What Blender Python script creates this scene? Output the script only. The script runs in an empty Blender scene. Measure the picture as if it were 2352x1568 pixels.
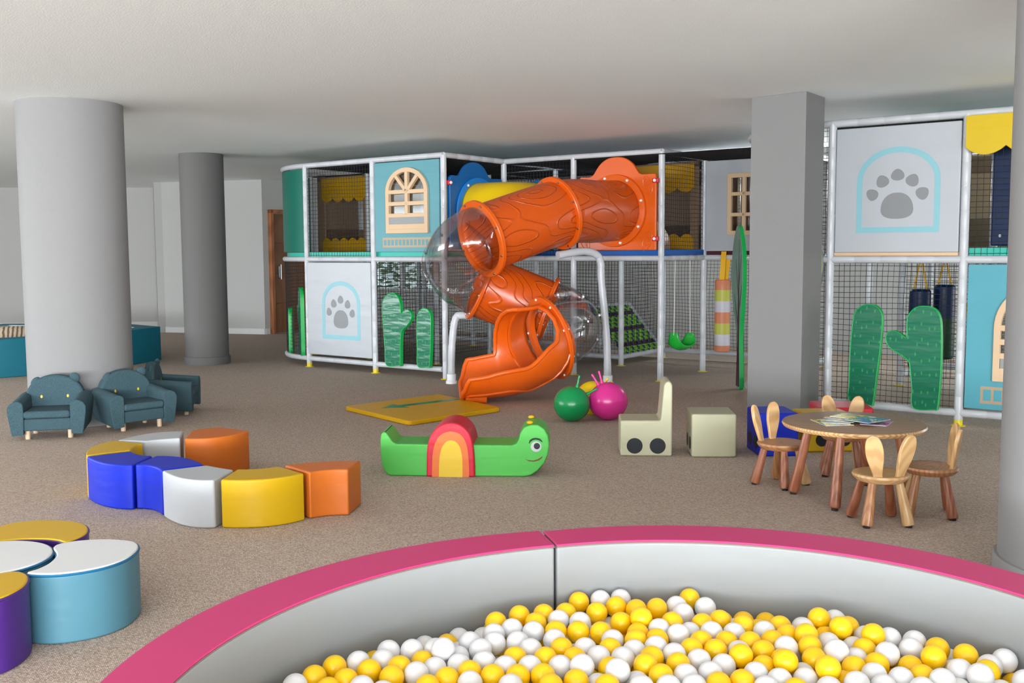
import bpy, bmesh, math, random
from mathutils import Vector, Matrix, Quaternion
sc = bpy.context.scene
COL = sc.collection
random.seed(7)
PI = math.pi
# ------------------------------------------------------------------ camera
H = 1.4; FPX = 2340.0; PITCH = 0.0887; ROLL = -0.00556
_cp, _sp, _cr, _sr = math.cos(PITCH), math.sin(PITCH), math.cos(ROLL), math.sin(ROLL)
_r0 = Vector((1, 0, 0)); FW = Vector((0, _cp, -_sp)); _u0 = Vector((0, _sp, _cp))
RT = _r0*_cr + _u0*_sr; UP = _u0*_cr - _r0*_sr
cam = bpy.data.cameras.new('camera'); camo = bpy.data.objects.new('camera', cam); COL.objects.link(camo)
cam.sensor_fit = 'HORIZONTAL'; cam.sensor_width = 36; cam.lens = FPX*36/2352; cam.clip_start = .02; cam.clip_end = 200
M4 = Matrix((RT, UP, -FW)).transposed().to_4x4(); M4.translation = Vector((0, 0, H)); camo.matrix_world = M4
sc.camera = camo
def ray(px, py): return RT*((px-1176)/FPX) - UP*((py-784)/FPX) + FW
def gp(px, py, z=0.0):
    d = ray(px, py); return Vector((0, 0, H)) + d*((z-H)/d.z)
def at(px, py, Y):
    d = ray(px, py); return Vector((0, 0, H)) + d*(Y/d.y)
# ------------------------------------------------------------------ world, lights, exposure
sc.view_settings.view_transform = 'Standard'; sc.view_settings.look = 'None'
sc.view_settings.gamma = 1; sc.view_settings.use_curve_mapping = False
sc.view_settings.exposure = 0.56
w = bpy.data.worlds.new('daylight'); sc.world = w; w.use_nodes = True
w.node_tree.nodes['Background'].inputs[0].default_value = (.80, .90, 1.0, 1)
w.node_tree.nodes['Background'].inputs[1].default_value = .9
def area(name, loc, target, sx, sy, power, col):
    l = bpy.data.lights.new(name, 'AREA'); l.shape = 'RECTANGLE'; l.size = sx; l.size_y = sy; l.energy = power; l.color = col
    o = bpy.data.objects.new(name, l); COL.objects.link(o); o.location = loc
    o.rotation_euler = (Vector(target)-Vector(loc)).to_track_quat('-Z', 'Y').to_euler(); return o
# left and rear windows give sky light (tilted down) and light thrown up from the sunlit terrace outside
COOL, WARM = (.90, .95, 1), (.93, .985, 1)
area('sky_left_window', (-13.3, 5.6, 1.65), (-3, 5.6, .6), 12.0, 1.5, 200, COOL)
area('terrace_left_window', (-13.3, 5.6, 1.1), (-6, 5.6, 3.0), 12.0, 1.2, 400, WARM)
area('sky_rear_window', (-1.5, -8.8, 1.6), (-1.5, 4, .8), 15.0, 1.6, 620, COOL)
area('terrace_rear_window', (-1.5, -8.8, 1.0), (-1.5, -1.5, 3.0), 15.0, 1.2, 2150, WARM)
area('added_end_fill', (8.7, 9.6, 1.3), (4, 13.1, 2.1), 1.7, 1.8, 110, WARM)  # added fill with no window there, brightens the space behind the play frame
area('added_ceiling_fill', (3.9, 12.3, 2.14), (2.1, 9.8, 2.34), 7.0, .24, 90, WARM)  # added unseen strip light, lifts the dark ceiling above the play frame
sc.cycles.diffuse_bounces = 6; sc.cycles.max_bounces = 12; sc.cycles.transparent_max_bounces = 24; sc.cycles.sample_clamp_indirect = 6
# ------------------------------------------------------------------ materials
def lin(c):
    c = c/255.0; return c/12.92 if c <= .04045 else ((c+.055)/1.055)**2.4
def rgb(r, g, b): return (lin(r), lin(g), lin(b), 1)
MATS = {}
def mat(name, c, rough=.5, bump=None, var=0.0, spec=.5, metal=0, coat=0, vscale=6, sheen=0):
    if name in MATS: return MATS[name]
    m = bpy.data.materials.new(name); m.use_nodes = True; nt = m.node_tree; b = nt.nodes['Principled BSDF']
    b.inputs['Base Color'].default_value = rgb(*c); b.inputs['Roughness'].default_value = rough
    b.inputs['Specular IOR Level'].default_value = spec; b.inputs['Metallic'].default_value = metal
    b.inputs['Coat Weight'].default_value = coat; b.inputs['Coat Roughness'].default_value = .12
    if sheen: b.inputs['Sheen Weight'].default_value = sheen
    tc = nt.nodes.new('ShaderNodeTexCoord')
    if var:
        n = nt.nodes.new('ShaderNodeTexNoise'); n.inputs['Scale'].default_value = vscale; n.inputs['Detail'].default_value = 5
        nt.links.new(tc.outputs['Object'], n.inputs['Vector'])
        mr = nt.nodes.new('ShaderNodeMapRange'); mr.inputs[3].default_value = 1-var; mr.inputs[4].default_value = 1+var
        nt.links.new(n.outputs[0], mr.inputs[0])
        hs = nt.nodes.new('ShaderNodeHueSaturation'); hs.inputs['Color'].default_value = rgb(*c)
        nt.links.new(mr.outputs[0], hs.inputs['Value']); nt.links.new(hs.outputs[0], b.inputs['Base Color'])
    if bump:
        kind, scale, dist = bump
        n2 = nt.nodes.new('ShaderNodeTexNoise'); n2.inputs['Scale'].default_value = scale
        n2.inputs['Detail'].default_value = 4 if kind == 'n' else 2
        if kind == 'w':   # stretched puckers of vinyl covers
            mp = nt.nodes.new('ShaderNodeMapping'); mp.inputs['Scale'].default_value = (.35, .35, 1.6); mp.inputs['Rotation'].default_value = (.3, .5, .2)
            nt.links.new(tc.outputs['Object'], mp.inputs[0]); nt.links.new(mp.outputs[0], n2.inputs['Vector'])
        else: nt.links.new(tc.outputs['Object'], n2.inputs['Vector'])
        bp = nt.nodes.new('ShaderNodeBump'); bp.inputs['Distance'].default_value = dist; bp.inputs['Strength'].default_value = 1
        nt.links.new(n2.outputs[0], bp.inputs['Height']); nt.links.new(bp.outputs[0], b.inputs['Normal'])
    MATS[name] = m; return m
VB = ('w', 7, .004)
def vinyl(name, c, rough=.42):
    c = tuple(q*.86 for q in c); return mat('vinyl_'+name, c, rough, VB, .03, .3)
white_v = vinyl('white', (206, 210, 215)); offwhite_v = vinyl('ivory', (160, 163, 165)); blue_v = vinyl('blue', (10, 44, 206), .45)
yellow_v = vinyl('yellow', (228, 182, 14), .42); orange_v = vinyl('orange', (226, 118, 38)); pink_v = vinyl('pink', (217, 62, 125), .45)
red_v = vinyl('red', (222, 32, 60)); lime_v = vinyl('lime', (88, 198, 84)); cream_v = vinyl('cream', (200, 197, 166))
purple_v = vinyl('purple', (80, 40, 136)); sky_v = vinyl('sky', (90, 144, 164)); tealblue_v = vinyl('tealblue', (20, 112, 160))
seam_black = vinyl('black', (28, 31, 38)); brown_v = vinyl('mouth_brown', (120, 62, 36)); gold_v = vinyl('gold', (232, 178, 10))
aqua_v = vinyl('aqua', (100, 168, 180)); aqua_d = vinyl('aqua_print', (92, 176, 194)); peach = mat('peach_foam', (206, 176, 142), .6, ('n', 30, .001), .02)
peach_p = vinyl('peach_print', (196, 172, 142)); teal_e = vinyl('teal_edge', (60, 200, 180)); grey_p = vinyl('grey_print', (150, 152, 156)); aqua_o = vinyl('aqua_outline', (150, 208, 220))
green_cv = vinyl('curved_green', (10, 118, 100)); deepteal_v = vinyl('deep_teal', (14, 116, 138), .6)
panel_w = mat('panel_white', (168, 172, 178), .38, ('w', 5, .006), .02)
valance = vinyl('mustard', (216, 160, 12)); awning_m = vinyl('awning', (232, 196, 20))
tan_v = vinyl('tan', (150, 122, 96)); maroon = vinyl('maroon', (80, 30, 38)); deckblue = vinyl('deck_blue', (24, 100, 190)); navy = vinyl('navy', (14, 42, 88))
dkgreen = vinyl('bag_green', (20, 70, 40))
cactus_m = mat('cactus_vinyl', (16, 104, 76), .24, ('w', 9, .007))
_nt = cactus_m.node_tree; _b = _nt.nodes['Principled BSDF']; _tc = _nt.nodes.new('ShaderNodeTexCoord'); _sx = _nt.nodes.new('ShaderNodeSeparateXYZ'); _cx = _nt.nodes.new('ShaderNodeCombineXYZ'); _mp = _nt.nodes.new('ShaderNodeMapping'); _mp.inputs['Scale'].default_value = (20, 8, 1)
_vo = _nt.nodes.new('ShaderNodeTexVoronoi'); _vo.voronoi_dimensions = '2D'; _vo.inputs['Scale'].default_value = 1; _vo.inputs['Randomness'].default_value = .55; _lt = _nt.nodes.new('ShaderNodeMath'); _lt.operation = 'LESS_THAN'; _lt.inputs[1].default_value = .12
_mx = _nt.nodes.new('ShaderNodeMix'); _mx.data_type = 'RGBA'; _mx.inputs['A'].default_value = rgb(16, 104, 76); _mx.inputs['B'].default_value = rgb(50, 138, 84)
_nt.links.new(_tc.outputs['Object'], _sx.inputs[0]); _nt.links.new(_sx.outputs['X'], _cx.inputs['X']); _nt.links.new(_sx.outputs['Z'], _cx.inputs['Y']); _nt.links.new(_cx.outputs[0], _mp.inputs[0]); _nt.links.new(_mp.outputs[0], _vo.inputs['Vector']); _nt.links.new(_vo.outputs['Distance'], _lt.inputs[0]); _nt.links.new(_lt.outputs[0], _mx.inputs['Factor']); _nt.links.new(_mx.outputs['Result'], _b.inputs['Base Color'])

cactus_e = mat('cactus_edge', (10, 168, 76), .4)
cactus_s = mat('cactus_spine', (80, 176, 84), .35)
pad_white = mat('pipe_padding', (186, 188, 193), .33, ('n', 14, .003), .02); yellow_pl = mat('yellow_plastic', (222, 200, 20), .4)
net_m = mat('net_cord', (26, 27, 32), .8); roof_net = mat('roof_net_cord', (22, 20, 20), .9)
rope_m = mat('rope', (205, 203, 195), .8); strap_y = mat('yellow_strap', (226, 170, 20), .6)
white_pl = mat('white_plastic', (235, 237, 240), .3); red_pl = mat('red_plastic', (196, 24, 44), .35); steel = mat('steel', (170, 170, 172), .3, metal=1)
blue_pl = mat('blue_plastic', (8, 92, 158), .35, ('n', 40, .001), .03); yellow_tube = mat('yellow_tube', (226, 190, 0), .4, None, .04)
green_pl = mat('green_plastic', (24, 160, 50), .35)
ball_y = mat('ball_yellow', (250, 200, 12), .32, None, .02); ball_w = mat('ball_white', (222, 223, 227), .32)
for m_, c_ in ((ball_y, (1, .62, .05)), (ball_w, (1, .95, .9))):
    b_ = m_.node_tree.nodes['Principled BSDF']; b_.inputs['Subsurface Weight'].default_value = .12; b_.inputs['Subsurface Radius'].default_value = c_; b_.inputs['Subsurface Scale'].default_value = .01
hop_g = mat('hopper_green', (2, 132, 70), .25); hop_p = mat('hopper_pink', (204, 44, 132), .25); hop_y = mat('hopper_yellow', (232, 196, 10), .25)
eye_y = mat('eye_yellow', (222, 186, 20), .5); rubber = mat('rubber_black', (22, 22, 24), .7)
def orange_plastic():
    m = mat('orange_plastic', (198, 78, 10), .3, None, .03, .5); nt = m.node_tree; b = nt.nodes['Principled BSDF']
    tc = nt.nodes.new('ShaderNodeTexCoord'); n = nt.nodes.new('ShaderNodeTexNoise'); n.inputs['Scale'].default_value = 1.7; n.inputs['Detail'].default_value = 0.6
    mp = nt.nodes.new('ShaderNodeMapping'); mp.inputs['Scale'].default_value = (.55, 1.4, 2.4)
    nt.links.new(tc.outputs['UV'], mp.inputs[0]); nt.links.new(mp.outputs[0], n.inputs['Vector'])
    mu = nt.nodes.new('ShaderNodeMath'); mu.operation = 'MULTIPLY'; mu.inputs[1].default_value = 18
    pp = nt.nodes.new('ShaderNodeMath'); pp.operation = 'PINGPONG'; pp.inputs[1].default_value = .5
    mr = nt.nodes.new('ShaderNodeMapRange'); mr.interpolation_type = 'SMOOTHSTEP'; mr.inputs[1].default_value = .0; mr.inputs[2].default_value = .10; mr.inputs[3].default_value = 1; mr.inputs[4].default_value = 0
    bp = nt.nodes.new('ShaderNodeBump'); bp.inputs['Distance'].default_value = .007
    nt.links.new(n.outputs[0], mu.inputs[0]); nt.links.new(mu.outputs[0], pp.inputs[0]); nt.links.new(pp.outputs[0], mr.inputs[0])
    nt.links.new(mr.outputs[0], bp.inputs['Height']); nt.links.new(bp.outputs[0], b.inputs['Normal']); return m
orange_wood = orange_plastic()
orange_pl = mat('orange_smooth', (212, 88, 12), .3, None, .02)
def glass_m(name, c, alpha_rough=.03):
    m = bpy.data.materials.new(name); m.use_nodes = True; nt = m.node_tree; nt.nodes.clear()
    o = nt.nodes.new('ShaderNodeOutputMaterial'); t = nt.nodes.new('ShaderNodeBsdfTransparent'); t.inputs[0].default_value = c
    g = nt.nodes.new('ShaderNodeBsdfGlossy'); g.inputs['Roughness'].default_value = alpha_rough
    f = nt.nodes.new('ShaderNodeLayerWeight'); f.inputs[0].default_value = .35
    mr = nt.nodes.new('ShaderNodeMapRange'); mr.inputs[3].default_value = .02; mr.inputs[4].default_value = .38
    mx = nt.nodes.new('ShaderNodeMixShader'); nt.links.new(f.outputs['Fresnel'], mr.inputs[0]); nt.links.new(mr.outputs[0], mx.inputs[0])
    nt.links.new(t.outputs[0], mx.inputs[1]); nt.links.new(g.outputs[0], mx.inputs[2]); nt.links.new(mx.outputs[0], o.inputs[0]); return m
clear_pl = glass_m('clear_plastic', (.965, .96, .965, 1)); pane_m = glass_m('window_film', (.80, .80, .78, 1), .08)
def wood(name, c1, c2, scale=1.0, rough=.35):
    m = bpy.data.materials.new(name); m.use_nodes = True; nt = m.node_tree; b = nt.nodes['Principled BSDF']; b.inputs['Roughness'].default_value = rough
    tc = nt.nodes.new('ShaderNodeTexCoord'); mp = nt.nodes.new('ShaderNodeMapping'); mp.inputs['Scale'].default_value = (14*scale, 14*scale, 2.2*scale); mp.inputs['Rotation'].default_value = (.12, .2, .4)
    wv = nt.nodes.new('ShaderNodeTexWave'); wv.wave_type = 'RINGS'; wv.inputs['Scale'].default_value = 1.1; wv.inputs['Distortion'].default_value = 5; wv.inputs['Detail'].default_value = 2; wv.inputs['Detail Scale'].default_value = .7
    cr = nt.nodes.new('ShaderNodeValToRGB'); cr.color_ramp.elements[0].position = .1; cr.color_ramp.elements[0].color = rgb(*c1); cr.color_ramp.elements[1].position = .75; cr.color_ramp.elements[1].color = rgb(*c2)
    nt.links.new(tc.outputs['Object'], mp.inputs[0]); nt.links.new(mp.outputs[0], wv.inputs[0]); nt.links.new(wv.outputs[0], cr.inputs[0]); nt.links.new(cr.outputs[0], b.inputs['Base Color']); return m
wood_l = wood('pine_pale', (186, 144, 96), (200, 162, 114)); wood_m = wood('pine_warm', (160, 106, 68), (178, 126, 84)); wood_d = wood('pine_red', (138, 78, 52), (158, 98, 68))
wood_t = wood('table_top_wood', (134, 103, 76), (144, 112, 83), .35, .4); door_w = wood('door_wood', (112, 74, 46), (124, 84, 54), .3, .4); leg_w = wood('armchair_leg_wood', (196, 168, 140), (206, 180, 152))
wood_e = wood('table_edge_wood', (166, 122, 78), (200, 160, 112), 1.8)
def carpet():
    m = bpy.data.materials.new('woven_carpet'); m.use_nodes = True; nt = m.node_tree; b = nt.nodes['Principled BSDF']; b.inputs['Roughness'].default_value = .95; b.inputs['Specular IOR Level'].default_value = .15
    tc = nt.nodes.new('ShaderNodeTexCoord'); mp = nt.nodes.new('ShaderNodeMapping'); mp.inputs['Rotation'].default_value = (0, 0, .5)
    nt.links.new(tc.outputs['Object'], mp.inputs[0])
    br = nt.nodes.new('ShaderNodeTexBrick'); br.inputs['Scale'].default_value = 88; br.inputs['Mortar Size'].default_value = .075; br.inputs['Mortar Smooth'].default_value = 1
    br.inputs['Brick Width'].default_value = .75; br.inputs['Row Height'].default_value = .42; br.inputs['Bias'].default_value = 0
    br.inputs['Color1'].default_value = rgb(236, 219, 203); br.inputs['Color2'].default_value = rgb(182, 161, 146); br.inputs['Mortar'].default_value = rgb(114, 97, 87)
    nt.links.new(mp.outputs[0], br.inputs[0])
    mp2 = nt.nodes.new('ShaderNodeMapping'); mp2.inputs['Scale'].default_value = (1, 5, 1); mp2.inputs['Rotation'].default_value = (0, 0, .5)
    nt.links.new(tc.outputs['Object'], mp2.inputs[0])
    n = nt.nodes.new('ShaderNodeTexNoise'); n.inputs['Scale'].default_value = 16; n.inputs['Detail'].default_value = 4; nt.links.new(mp2.outputs[0], n.inputs[0])
    mr = nt.nodes.new('ShaderNodeMapRange'); mr.inputs[3].default_value = .88; mr.inputs[4].default_value = 1.1; nt.links.new(n.outputs[0], mr.inputs[0])
    hs = nt.nodes.new('ShaderNodeHueSaturation'); nt.links.new(br.outputs[0], hs.inputs['Color']); nt.links.new(mr.outputs[0], hs.inputs['Value']); nt.links.new(hs.outputs[0], b.inputs['Base Color'])
    bp = nt.nodes.new('ShaderNodeBump'); bp.inputs['Distance'].default_value = .003; bp.invert = True
    nt.links.new(br.outputs['Fac'], bp.inputs['Height']); nt.links.new(bp.outputs[0], b.inputs['Normal']); return m
carpet_m = carpet()
plaster = mat('ceiling_paint', (246, 251, 253), .9, ('n', 90, .0015), .01); wall_m = mat('wall_paint', (176, 176, 174), .9, ('n', 120, .0008), .01)
wall_g = mat('wall_paint_grey', (176, 175, 173), .9, ('n', 120, .0008), .01)
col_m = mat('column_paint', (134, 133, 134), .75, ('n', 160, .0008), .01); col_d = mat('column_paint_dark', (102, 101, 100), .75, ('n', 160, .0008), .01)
pillar_m = mat('pillar_paint', (126, 125, 125), .75, ('n', 160, .0008), .01)
lit_top_white = mat('vinyl_white_lit_top', (212, 214, 216), .5, VB, .02, .3)  # lighter copy of the white vinyl, light on stool tops put into its colour
base_m = mat('baseboard_paint', (206, 206, 206), .6)
def fabric(name, c1, c2):
    m = bpy.data.materials.new(name); m.use_nodes = True; nt = m.node_tree; b = nt.nodes['Principled BSDF']; b.inputs['Roughness'].default_value = .95; b.inputs['Specular IOR Level'].default_value = .2
    tc = nt.nodes.new('ShaderNodeTexCoord'); n = nt.nodes.new('ShaderNodeTexNoise'); n.inputs['Scale'].default_value = 380; n.inputs['Detail'].default_value = 2
    cr = nt.nodes.new('ShaderNodeValToRGB'); cr.color_ramp.elements[0].position = .36; cr.color_ramp.elements[0].color = rgb(*c1); cr.color_ramp.elements[1].position = .64; cr.color_ramp.elements[1].color = rgb(*c2)
    bp = nt.nodes.new('ShaderNodeBump'); bp.inputs['Distance'].default_value = .002
    nt.links.new(tc.outputs['Object'], n.inputs[0]); nt.links.new(n.outputs[0], cr.inputs[0]); nt.links.new(cr.outputs[0], b.inputs['Base Color']); nt.links.new(n.outputs[0], bp.inputs['Height']); nt.links.new(bp.outputs[0], b.inputs['Normal']); return m
felt = fabric('blue_grey_felt', (48, 68, 76), (76, 102, 111))
# ------------------------------------------------------------------ mesh helpers
class MB:
    def __init__(s): s.v = []; s.f = []; s.m = []; s.uv = {}
    def add(s, vs, fs, mi=0):
        o = len(s.v); s.v += [tuple(v) for v in vs]; s.f += [tuple(i+o for i in f) for f in fs]; s.m += [mi]*len(fs); return s
    def box(s, c, d, mi=0, R=None):
        c = Vector(c); h = Vector(d)/2; vs = []
        for z in (-1, 1):
            for y in (-1, 1):
                for x in (-1, 1):
                    p = Vector((x*h.x, y*h.y, z*h.z)); vs.append(c + (R @ p if R else p))
        return s.add(vs, [(0, 2, 3, 1), (4, 5, 7, 6), (0, 1, 5, 4), (1, 3, 7, 5), (3, 2, 6, 7), (2, 0, 4, 6)], mi)
    def tube(s, pts, r, seg=12, caps=True, mi=0, up=Vector((0, 0, 1))):
        pts = [Vector(p) for p in pts]; n = len(pts); rr = r if isinstance(r, (list, tuple)) else [r]*n
        vs = []; N = None
        for i, p in enumerate(pts):
            a = pts[max(i-1, 0)]; b = pts[min(i+1, n-1)]; t = (b-a)
            t = t.normalized() if t.length > 1e-9 else Vector((0, 0, 1))
            if N is None:
                N = t.cross(up)
                if N.length < 1e-3: N = t.cross(Vector((1, 0, 0)))
                N.normalize()
            else:
                N = (N - t*N.dot(t)); N = N.normalized() if N.length > 1e-6 else t.orthogonal().normalized()
            B = t.cross(N)
            for k in range(seg):
                a_ = 2*PI*k/seg; vs.append(p + (N*math.cos(a_)+B*math.sin(a_))*rr[i])
        fs = [(i*seg+k, i*seg+(k+1) % seg, (i+1)*seg+(k+1) % seg, (i+1)*seg+k) for i in range(n-1) for k in range(seg)]
        if caps: fs += [tuple(range(seg))[::-1], tuple((n-1)*seg+k for k in range(seg))]
        return s.add(vs, fs, mi)
    def lathe(s, prof, seg=32, c=(0, 0, 0), mi=0, R=None, sx=1, sy=1):
        c = Vector(c); vs = []
        for r, z in prof:
            for k in range(seg):
                a = 2*PI*k/seg; p = Vector((r*sx*math.cos(a), r*sy*math.sin(a), z)); vs.append(c + (R @ p if R else p))
        n = len(prof); fs = [(i*seg+k, i*seg+(k+1) % seg, (i+1)*seg+(k+1) % seg, (i+1)*seg+k) for i in range(n-1) for k in range(seg)]
        if prof[0][0] > 1e-6: fs.append(tuple(range(seg))[::-1])
        if prof[-1][0] > 1e-6: fs.append(tuple((n-1)*seg+k for k in range(seg)))
        return s.add(vs, fs, mi)
    def prism(s, poly, f0, f1, mi=0):          # f0, f1 map a 2D point to 3D
        n = len(poly); A = [f0(p) for p in poly]; B = [f1(p) for p in poly]
        return s.add(A+B, [tuple(range(n))[::-1], tuple(range(n, 2*n))] + [(i, (i+1) % n, n+(i+1) % n, n+i) for i in range(n)], mi)
    def sphere(s, c, r, seg=20, mi=0, R=None, sc_=(1, 1, 1)):
        rings = seg//2; prof = [(r*math.sin(PI*i/rings), -r*math.cos(PI*i/rings)) for i in range(rings+1)]
        o = len(s.v); s.lathe(prof, seg, (0, 0, 0), mi)
        for i in range(o, len(s.v)):
            v = s.v[i]; p = Vector((v[0]*sc_[0], v[1]*sc_[1], v[2]*sc_[2])); s.v[i] = tuple(Vector(c)+(R @ p if R else p))
        return s
    def build(s, name, mats, parent=None, bevel=0, smooth=True, seg=3, ang=35, merge=True, subsurf=0, uv=None):
        me = bpy.data.meshes.new(name); me.from_pydata(s.v, [], s.f)
        if not isinstance(mats, (list, tuple)): mats = [mats]
        for m in mats: me.materials.append(m)
        for p, mi in zip(me.polygons, s.m): p.material_index = mi
        if uv:
            l = me.uv_layers.new(name='UVMap')
            for lp in me.loops: l.data[lp.index].uv = uv[lp.vertex_index]
        bm = bmesh.new(); bm.from_mesh(me)
        if merge and not uv: bmesh.ops.remove_doubles(bm, verts=bm.verts, dist=1e-5)
        bmesh.ops.recalc_face_normals(bm, faces=bm.faces); bm.to_mesh(me); bm.free()
        o = bpy.data.objects.new(name, me); COL.objects.link(o)
        if parent: o.parent = parent
        if smooth:
            for p in me.polygons: p.use_smooth = True
            if not bevel:
                try: me.set_sharp_from_angle(angle=math.radians(ang))
                except Exception: pass
        if bevel:
            md = o.modifiers.new('edge', 'BEVEL'); md.width = bevel; md.segments = seg; md.limit_method = 'ANGLE'; md.angle_limit = math.radians(ang); md.harden_normals = True
        if subsurf:
            md = o.modifiers.new('sub', 'SUBSURF'); md.levels = subsurf; md.render_levels = subsurf
        return o
def tag(o, label=None, cat=None, group=None, kind=None):
    if label: o['label'] = label
    if cat: o['category'] = cat
    if group: o['group'] = group
    if kind: o['kind'] = kind
    return o
def empty(name, loc=(0, 0, 0), rz=0, label=None, cat=None, group=None):
    o = bpy.data.objects.new(name, None); COL.objects.link(o); o.location = loc; o.rotation_euler = (0, 0, rz); o.empty_display_size = .1
    return tag(o, label, cat, group)
def kids(o): return [c for c in bpy.data.objects if c.parent == o]
def copy_tree(o, parent=None):
    ch = kids(o); c = o.copy(); COL.objects.link(c)
    if parent: c.parent = parent
    for k in ch: copy_tree(k, c)
    return c
def bez(pts, n=8, closed=False):              # Catmull-Rom through points
    P = [Vector(p) for p in pts]; N = len(P); out = []
    for i in range(N if closed else N-1):
        a, b, c, d = (P[(i-1) % N], P[i], P[(i+1) % N], P[(i+2) % N]) if closed else (P[max(i-1, 0)], P[i], P[i+1], P[min(i+2, N-1)])
        for k in range(n):
            t = k/n; out.append(.5*((2*b)+(c-a)*t+(2*a-5*b+4*c-d)*t*t+(3*b-a-3*c+d)*t**3))
    if not closed: out.append(P[-1])
    return out
def arc(c, r, a0, a1, n=16): return [(c[0]+r*math.cos(a0+(a1-a0)*i/n), c[1]+r*math.sin(a0+(a1-a0)*i/n)) for i in range(n+1)]
def zup(z): return lambda p: Vector((p[0], p[1], z))
def struct(o, label=None):
    o['kind'] = 'structure'
    if label: o['label'] = label
    return o
# ------------------------------------------------------------------ setting
CZ = 2.62
X0, X1, Y0, Y1 = -14.0, 8.5, -9.5, 20.5
m = MB(); m.box(((X0+X1)/2, (Y0+Y1)/2, -.05), (X1-X0, Y1-Y0, .1)); struct(m.build('floor', carpet_m, smooth=False), 'beige and grey brown woven carpet floor of the playroom')
m = MB(); m.box(((X0+X1)/2, (Y0+Y1)/2, CZ+.06), (X1-X0, Y1-Y0, .12)); struct(m.build('ceiling', plaster, smooth=False), 'flat matt white ceiling over the whole playroom')
def wall_run(name, a, b, mt, z0=0, z1=CZ, th=.12, back=None, label=None, openings=()):
    a = Vector((a[0], a[1], 0)); b = Vector((b[0], b[1], 0)); d = (b-a); L = d.length; d.normalize(); n = Vector((-d.y, d.x, 0))
    if back is not None and n.dot(Vector(back)) < 0: n = -n
    mb = MB()
    def seg(s0, s1, q0, q1):
        if s1-s0 < 1e-4 or q1-q0 < 1e-4: return
        P = [a+d*s0, a+d*s1, a+d*s1+n*th, a+d*s0+n*th]
        mb.prism(P, lambda p: Vector((p.x, p.y, q0)), lambda p: Vector((p.x, p.y, q1)))
    s = 0
    for (o0, o1, w0, w1) in sorted(openings):
        seg(s, o0, z0, z1); seg(o0, o1, z0, w0); seg(o0, o1, w1, z1); s = o1
    seg(s, L, z0, z1)
    o = struct(mb.build(name, mt, smooth=False), label); return a, d, n, L
def skirting(name, a, b, back, h=.10, t=.018, label='white painted baseboard'):
    a = Vector((a[0], a[1], 0)); b = Vector((b[0], b[1], 0)); d = (b-a).normalized(); n = Vector((-d.y, d.x, 0))
    if n.dot(Vector(back)) > 0: n = -n
    mb = MB(); P = [a, b, b+n*t, a+n*t]; mb.prism(P, lambda p: Vector((p.x, p.y, .001)), lambda p: Vector((p.x, p.y, h)))
    struct(mb.build(name, base_m, bevel=.004), label)
def window_unit(idx, c, ax, wd, z0, z1, n):
    # frame with bars in the opening, centre c (x, y), axis ax, thin
    ax = Vector(ax); mb = MB(); c = Vector((c[0], c[1], 0)); ang = math.atan2(ax.y, ax.x); R = Matrix.Rotation(ang, 3, 'Z')
    zc = (z0+z1)/2
    for q in range(n+1): mb.box(c+ax*(-wd/2+wd*q/n)+Vector((0, 0, zc)), (.06, .07, z1-z0), R=R)
    for z in (z0, z1): mb.box(c+Vector((0, 0, z)), (wd, .07, .06), R=R)
    struct(mb.build('window_%d' % idx, base_m, bevel=.004), None)
# outer walls (mostly out of view); the daylight windows stand in them
wall_run('wall_left', (X0+.5, Y0+.5), (X0+.5, 18.8), wall_m, back=(-1, 0, 0), openings=((8.5, 20.7, .45, 2.45),))
window_unit(2, (X0+.44, 5.6), (0, 1, 0), 12.2, .45, 2.45, 8)
wall_run('wall_rear', (X0+.5, Y0+.4), (X1-.5, Y0+.4), wall_m, back=(0, -1, 0), openings=((4.4, 19.6, .35, 2.45),))
window_unit(4, (-1.5, Y0+.36), (1, 0, 0), 15.2, .35, 2.45, 9)
wall_run('wall_right', (X1-.5, Y0+.4), (X1-.5, 7.0), wall_m, back=(1, 0, 0))
wall_run('wall_far', (-13.6, 18.74), (-6.62, 19.36), wall_g, back=(0, 1, 0), label='far grey wall seen left of the dark round column')
wall_run('wall_step', (-6.62, 19.36), (-6.10, 17.92), wall_g, back=(-.5, .5, 0))
wall_run('wall_back', (-6.10, 17.92), (-4.215, 17.36), wall_m, back=(.3, 1, 0), label='light back wall behind the dark round column')
DV = Vector((.587, .81, 0)); DC = Vector((-4.215, 17.36, 0))
wall_run('wall_door', DC, DC+DV*2.6, wall_m, back=(-1, .5, 0), openings=((.12, 1.06, 0, 2.12),))
# raised join of the ceiling near the back wall
m = MB(); m.box((-5.14, 17.70, CZ-.012), (1.9, .10, .024), R=Matrix.Rotation(math.atan2(-.56, 1.885), 3, 'Z')); struct(m.build('trim_1', plaster, smooth=False), 'thin ceiling trim above the light back wall')
skirting('baseboard_back', (-6.10, 17.92), (-4.215, 17.36), (.3, 1, 0)); skirting('baseboard_far', (-13.6, 18.74), (-6.62, 19.36), (0, 1, 0), label='white baseboard along the far grey wall')
skirting('baseboard_door', DC, DC+DV*.10, (-1, .5, 0), label='short white baseboard between wall corner and wooden door')
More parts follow.
